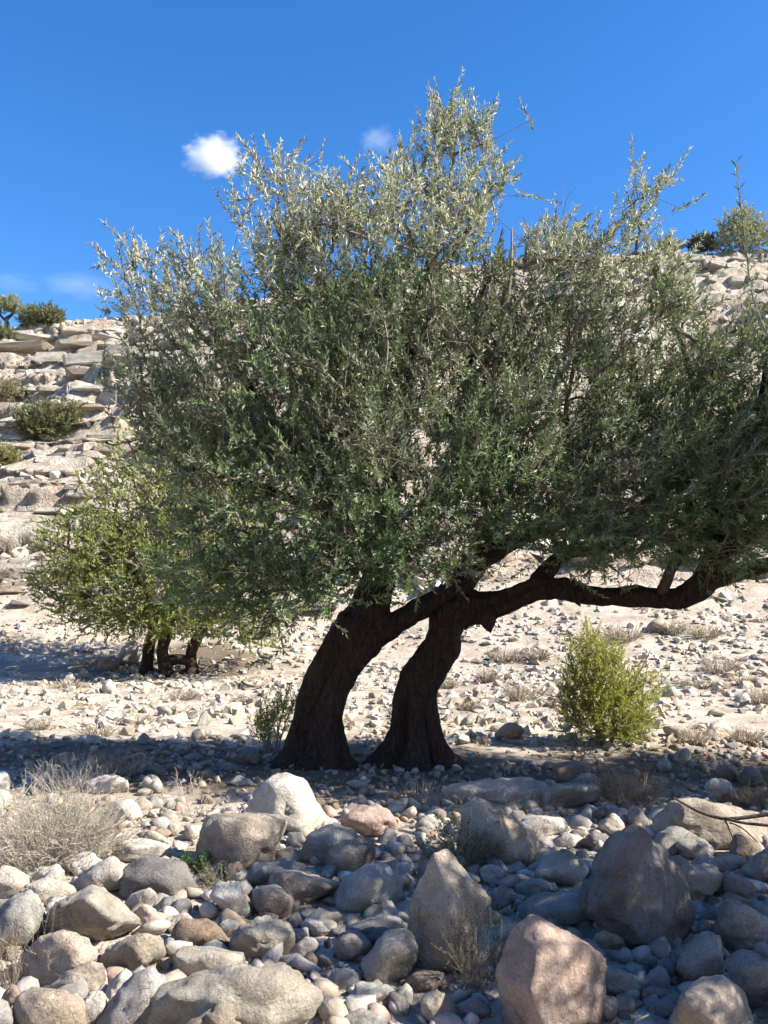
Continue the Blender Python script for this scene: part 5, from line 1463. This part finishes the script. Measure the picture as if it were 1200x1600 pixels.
hbush('tiny dark bush on the slope right of the domed skyline bush', 99, 527, [(99,519,9,8)], JUN, 106, 8, 40, (0.12, 0.22))
hbush('small dark bush on the skyline right of the rock crest', 192, 492, [(192,484,12,6),(165,488,10,5)], JUN, 107, 8, 60, (0.12, 0.22))
hbush('dark bush on the skyline seen through the olive crown', 625, 428, [(625,415,26,12)], JUN, 108, 20, 160, (0.14, 0.26))
hbush('broad grey-green bush on the right skyline', 1160, 402, [(1158,352,34,24),(1150,376,38,20),(1190,370,26,18)], [(0.28, 0.27, 0.19), (0.32, 0.305, 0.225), (0.21, 0.205, 0.14)], 109, 60, 620, (0.14, 0.26))
hbush('dark brown-green bush left of the broad right skyline bush', 1100, 398, [(1098,384,22,10)], [(0.17, 0.15, 0.09), (0.13, 0.12, 0.07)], 110, 24, 240, (0.14, 0.26))
hbush('low dark bush on the right skyline beside the olive shoots', 1048, 402, [(1046,390,18,10)], [(0.17, 0.15, 0.09), (0.14, 0.13, 0.07)], 111, 20, 190, (0.14, 0.26))
# crooked little tree on the skyline at the left edge
g = on_ground(14, 516); cd = g[1] if g is not None else 59
simple_tree('skyline_tree', 'small crooked tree with a pale tufted crown on the left skyline',
    [w_rows([(8,520,cd,4),(12,508,cd,3.6),(10,499,cd,3),(18,492,cd,2.2),(22,484,cd,1.4)]), w_rows([(10,502,cd,2.4),(2,494,cd,2),(-4,486,cd,1.3)])],
    [px_blob(18,478,16,13,cd,0.6), px_blob(2,480,14,12,cd,0.6), px_blob(24,484,9,7,cd,0.4)], 24, 190, [(0.30, 0.28, 0.16), (0.24, 0.24, 0.13)], (0.14, 0.24), 120, P(10, 505, cd), 0.4, (0.2, 0.4), 0.07, None, 8, 'tree', 0.3, 0.6, 0.02, 0.0)


# ------------------------------------------------------------------ dry brush, weeds and grass
def tuft(name, label, px, py, rx, hgt, n, cols, seed, spread=0.9, rad=0.0016, fork=0, leafn=0, leafcol=None, leafsize=(0.008, 0.016), cat='plant', group=None, curl=0.2, seg=4, base_r=0.35, dz=0.0):
    g = on_ground(px, py)
    r_ = np.random.default_rng(seed); d = g[1]
    R_ = rx / F * d; Hh = hgt / F * d
    t = thing(name, label, cat, (0, 0, 0), group)
    A = Acc(); tips = []; main, mc, forks, fc = [], [], [], []
    rd = rad * d / 5 if d > 5 else rad
    cols = np.array(cols)
    for i in range(n):
        a = r_.uniform(0, 6.283); q = math.sqrt(r_.uniform()) * base_r
        b = np.array([g[0] + R_ * q * math.cos(a), g[1] + R_ * q * math.sin(a) * 0.8, 0])
        b[2] = g[2] - 0.02 + dz
        a2 = a + r_.normal() * 0.7; l = spread * r_.uniform(0.1, 1.0) * R_
        h = Hh * r_.uniform(0.45, 1.0) * (1 - 0.35 * (l / (R_ + 1e-6)) ** 2)
        e = b + np.array([l * math.cos(a2), l * math.sin(a2) * 0.8, h])
        s = np.linspace(0, 1, seg)[:, None]
        pts = b + (e - b) * s + np.array([0, 0, 1]) * curl * h * s * (1 - s) + r_.normal(size=(seg, 3)) * 0.03 * Hh * s
        c = cols[r_.integers(len(cols))] * r_.uniform(0.75, 1.15)
        main.append(pts); mc.append(c)
        tips.append(pts)
        for k in range(fork):
            j = r_.integers(1, seg - 1); p0 = pts[j] + (pts[j + 1] - pts[j]) * r_.uniform()
            dv = unit((e - b) / (np.linalg.norm(e - b) + 1e-6) + r_.normal(size=3) * 0.55) * Hh * r_.uniform(0.15, 0.4)
            forks.append(np.array([p0, p0 + dv * 0.55 + r_.normal(size=3) * 0.01, p0 + dv])); fc.append(c)
            tips.append(np.array([p0, p0 + dv * 0.5, p0 + dv]))
    V, Fq = tubes(np.array(main), np.linspace(rd, rd * 0.35, seg), 3); A.add(V, Fq, np.repeat(np.array(mc), seg * 3, axis=0))
    if forks:
        V, Fq = tubes(np.array(forks), np.array([rd * 0.7, rd * 0.5, rd * 0.25]), 3); A.add(V, Fq, np.repeat(np.array(fc), 9, axis=0))
    obj('stems', A.mesh('stems', M_DRY), t)
    if leafn:
        pp = [];
        for pts in tips:
            for k in range(leafn):
                j = r_.integers(0, len(pts) - 1); pp.append(pts[j] + (pts[j + 1] - pts[j]) * r_.uniform())
        pp = np.array(pp); m = len(pp)
        dr = unit(r_.normal(size=(m, 3)) + np.array([0, 0, 0.3])); nr = unit(np.cross(dr, r_.normal(size=(m, 3))))
        LL = r_.uniform(*leafsize, m)
        V, Fc = leaves(pp, dr, nr, LL, LL * 0.6)
        lc = np.array(leafcol)[r_.integers(0, len(leafcol), m)] * r_.uniform(0.75, 1.2, (m, 1))
        tag(obj('foliage', mesh_np('foliage', V, Fc, M_LEAF, False, np.repeat(lc, 4, axis=0)), t), kind='stuff')
    return t

STRAW = [(0.46, 0.425, 0.36), (0.40, 0.365, 0.30), (0.54, 0.51, 0.45), (0.33, 0.295, 0.235)]
BROWN = [(0.30, 0.22, 0.14), (0.24, 0.18, 0.12), (0.36, 0.28, 0.19)]
DUSK = [(0.22, 0.18, 0.15), (0.28, 0.23, 0.18), (0.34, 0.29, 0.22)]
HERB = [(0.13, 0.15, 0.09), (0.17, 0.18, 0.12), (0.10, 0.12, 0.07)]
tuft('dry_bush', 'big pale straw-coloured dry bush at the left edge', 75, 1352, 105, 125, 400, STRAW + DUSK[1:], 201, 1.0, 0.0019, 5, 2, [(0.50, 0.47, 0.40), (0.42, 0.38, 0.30)], (0.008, 0.014), base_r=0.6)
tuft('dry_bush', 'pale dry bush right part leaning over the white block', 135, 1345, 55, 90, 120, STRAW + DUSK[1:], 202, 1.0, 0.0018, 5, base_r=0.5)
tuft('dry_grass', 'upright yellowish dry stalks behind the big pale dry bush', 110, 1232, 60, 60, 170, STRAW, 203, 0.9, 0.0016, 1, base_r=0.8)
tuft('dry_grass', 'brown dry brush at the shadow edge left of the half-lit stone', 182, 1212, 45, 48, 170, BROWN + STRAW, 204, 0.9, 0.0016, 2, base_r=0.8)
tuft('dry_grass', 'thin dry stalks left of the flat-topped brown block', 312, 1275, 34, 48, 26, STRAW, 205, 0.9, 0.0018, 2, base_r=0.8)
tuft('dry_grass', 'bare pale stalks right of the half-lit stone', 296, 1240, 22, 46, 12, STRAW, 206, 0.9, 0.0018, 2, base_r=0.8)
tuft('leafy_weed', 'bushy grey-green weed in front of the tan peaked boulder', 716, 1366, 60, 92, 70, DUSK, 207, 1.0, 0.0017, 3, 9, HERB, (0.010, 0.020), base_r=0.5)
tuft('dry_grass', 'tall thin dry stalks rising above the leafy weed', 738, 1352, 45, 165, 16, STRAW, 208, 0.8, 0.0016, 1, base_r=0.6)
tuft('leafy_weed', 'sprawling small-leaved weed between the standing wedge and large pinkish block', 745, 1545, 62, 165, 46, DUSK, 209, 1.0, 0.0016, 4, 7, HERB, (0.007, 0.013), base_r=0.35)
tuft('green_herb', 'fresh green herb right of the dark rounded boulder', 305, 1366, 20, 42, 55, [(0.06, 0.09, 0.04)], 210, 1.0, 0.0015, 2, 9, [(0.06, 0.11, 0.035), (0.08, 0.14, 0.05)], (0.010, 0.018), base_r=0.7)
tuft('leafy_weed', 'grey-leaved weed at the foot of the flat-topped brown block', 345, 1388, 34, 50, 60, DUSK, 211, 1.0, 0.0015, 2, 9, [(0.16, 0.17, 0.12), (0.20, 0.20, 0.15)], (0.007, 0.013), base_r=0.6)
tuft('dry_bush', 'brown dry bush right of the squared blue block', 985, 1256, 50, 62, 210, BROWN + DUSK, 212, 1.0, 0.0016, 3, base_r=0.6)
tuft('dry_bush', 'low brown dry bush at the right edge beside the white sunlit boulder', 1186, 1262, 42, 44, 190, BROWN + DUSK, 213, 1.0, 0.0016, 3, base_r=0.6)
tuft('dry_grass', 'brown dry grass along the front of the long pale ledge', 800, 1264, 75, 42, 130, BROWN + STRAW, 214, 0.9, 0.0014, 1, base_r=0.95)
tuft('dry_grass', 'sparse dry stalks in shade left of the leafy weed', 690, 1262, 40, 48, 60, BROWN + STRAW, 215, 0.9, 0.0014, 1, base_r=0.95)
tuft('dry_grass', 'tall dark dry stems in front of the pale rounded block', 1058, 1416, 20, 128, 16, DUSK, 216, 0.9, 0.0016, 2, base_r=0.5)
tuft('dry_grass', 'dark dry twigs in the left edge gap below the grey slab', 12, 1540, 40, 110, 60, DUSK + BROWN, 217, 1.0, 0.0015, 2, base_r=0.6)
tuft('dry_grass', 'slender dry stems rising before the overhanging slab', 55, 1480, 45, 110, 16, DUSK + STRAW, 218, 0.9, 0.0014, 2, 3, [(0.2, 0.19, 0.13)], (0.006, 0.010), base_r=0.8)
tuft('dry_grass', 'forked dark twig right of the tan block below the peach boulder', 588, 1335, 14, 62, 5, [(0.10, 0.075, 0.06)], 219, 1.0, 0.0035, 2, base_r=0.2)
tuft('dry_grass', 'few pale stalks in the shade below the right trunk', 655, 1238, 30, 36, 34, STRAW, 220, 0.9, 0.0014, 1, base_r=0.9)
rt = random.Random(3)
far_tufts = [('right of the right trunk, highest of the row', 790, 1034, 24, 22), ('right of the right trunk, below the highest', 765, 1066, 16, 22), ('left of the yellow-green shrub', 815, 1094, 28, 26),
             ('just left above the yellow-green shrub', 838, 1030, 20, 18), ('above the yellow-green shrub', 975, 1000, 26, 22), ('right above the yellow-green shrub', 1050, 990, 20, 20), ('below the tan bank boulder', 1100, 996, 28, 18),
             ('right of the yellow-green shrub crown', 1125, 1052, 28, 26), ('above the white square boulder', 1160, 1070, 22, 18), ('between shrub and white square boulder', 1090, 1075, 24, 16),
             ('right edge, above the shadow line', 1190, 1100, 20, 22), ('below the wide pale boulder', 1085, 1162, 22, 28), ('at the right edge below the white square boulder', 1165, 1160, 24, 24),
             ('above the reddish far boulder', 740, 1110, 18, 16), ('in the sunlit gap left of the left trunk', 385, 1100, 18, 14), ('below the yellow-green tree trunks', 290, 1092, 22, 14), ('left of the shining far boulder', 110, 1075, 22, 14),
             ('lower left of the shining far boulder', 60, 1140, 22, 18), ('in the sunlit bed above the dry brush', 150, 1150, 26, 18), ('in the sunlit bed below the yellow-green tree', 215, 1130, 22, 16), ('by the reddish far boulder, on its left', 700, 1075, 16, 16)]
for k, (w, px, py, rx, hg) in enumerate(far_tufts):
    tuft('grass_tuft', f'faded dry grass tuft {w}', px, py, rx * 1.15, hg * 1.15, 130, BROWN + STRAW, 300 + k, 0.95, 0.0024, 1, base_r=0.6, group='dry grass tufts on the sunlit slope', seg=3)

# ------------------------------------------------------------------ dead branches
db = thing('dead_branch', 'dark forked dead branch lying across the big flat slab', 'branch', (0, 0, 0))
dd_ = 5.55
for rows in ([(1052,1246,dd_,2.2),(1066,1254,dd_,3.2),(1090,1267,dd_-.05,4.0),(1120,1277,dd_-.1,4.6),(1150,1279,dd_-.15,5.0),(1230,1268,dd_-.2,6)],
             [(1130,1278,dd_-.12,3.6),(1165,1286,dd_-.2,3.8),(1230,1292,dd_-.25,4.4)],
             [(1132,1279,dd_-.12,2.4),(1138,1292,dd_-.16,1.9),(1143,1305,dd_-.2,1.2)],
             [(1140,1285,dd_-.16,2.0),(1160,1294,dd_-.2,1.6),(1180,1312,dd_-.22,1.0)]):
    gnarled('twig', [(q[0], q[1], q[2], q[3] * 0.6) for q in rows], M_LIMB, db, 8, 0.06, 3, 1, 0, 70, 0.1, 0.03)
fb = thing('dead_branch', 'thin fallen branch on the sunlit bed right of the yellow-green tree', 'branch', (0, 0, 0))
for pts in ([(378,1072),(388,1078),(402,1079),(414,1075)], [(380,1074),(386,1068),(400,1064)]):
    rows = []
    for a, b in pts:
        g = on_ground(a, b); rows.append((g[0], g[1], g[2] + 0.08, 0.025))
    gnarled('twig', rows, M_TWIG, fb, 6, 0.05, 3, 1, 0, 75, 0.1, 0.06, True)

# ------------------------------------------------------------------ clouds (real volumes, high over the ridge)
def cloud(label, px, py, rx, ry, dist, dens, seed, scale, cut):
    c = P(px, py, dist)
    x, f = ico(3)
    e = np.array([rx / F * dist, rx / F * dist * 0.8, ry / F * dist])
    m = bpy.data.materials.new('cloud_vapour'); m.use_nodes = True
    n = m.node_tree; n.nodes.clear(); L = n.links.new
    out = N(n, 'ShaderNodeOutputMaterial'); pv = N(n, 'ShaderNodeVolumePrincipled')
    pv.inputs['Color'].default_value = (0.98, 0.98, 0.99, 1); pv.inputs['Anisotropy'].default_value = 0.2
    tc = N(n, 'ShaderNodeTexCoord')
    ln = N(n, 'ShaderNodeVectorMath', operation='LENGTH'); L(tc.outputs['Object'], ln.inputs[0])
    ns = N(n, 'ShaderNodeTexNoise'); ns.inputs['Scale'].default_value = scale; ns.inputs['Detail'].default_value = 7; ns.inputs['Roughness'].default_value = 0.6
    ad = N(n, 'ShaderNodeVectorMath', operation='ADD'); ad.inputs[1].default_value = (seed, seed * 0.7, 1.3)
    L(tc.outputs['Object'], ad.inputs[0]); L(ad.outputs[0], ns.inputs['Vector'])
    # density = clamp(noise*1.6 + (1 - r)*1.1 - cut)
    a = N(n, 'ShaderNodeMath', operation='MULTIPLY_ADD'); a.inputs[1].default_value = -1.3; a.inputs[2].default_value = 1.3 - cut
    L(ln.outputs['Value'], a.inputs[0])
    b = N(n, 'ShaderNodeMath', operation='MULTIPLY_ADD'); b.inputs[1].default_value = 2.4; L(ns.outputs['Fac'], b.inputs[0]); L(a.outputs[0], b.inputs[2])
    cl = N(n, 'ShaderNodeMapRange'); cl.inputs['From Min'].default_value = 0; cl.inputs['From Max'].default_value = 0.9; cl.inputs['To Max'].default_value = dens
    L(b.outputs[0], cl.inputs['Value']); L(cl.outputs[0], pv.inputs['Density']); L(pv.outputs[0], out.inputs['Volume'])
    o = obj('cloud', mesh_np('cloud', x, f, m), None, Vector(c)); o.scale = Vector(e)
    tag(o, label, 'cloud', 'small clouds in the blue sky')
CD = 900
cloud('compact white cloud left of the olive crown top', 336, 246, 58, 36, CD, 0.075, 3.0, 2.2, 1.42)
cloud('small white wisp touching the olive crown top on its left', 590, 220, 40, 28, CD, 0.010, 9.0, 2.2, 1.45)
cloud('faint streak of cloud low on the left above the ridge', 125, 447, 70, 18, CD, 0.006, 14.0, 2.0, 1.35)
cloud('very faint veil at the left edge above the ridge', 20, 442, 60, 12, CD, 0.004, 22.0, 2.0, 1.35)
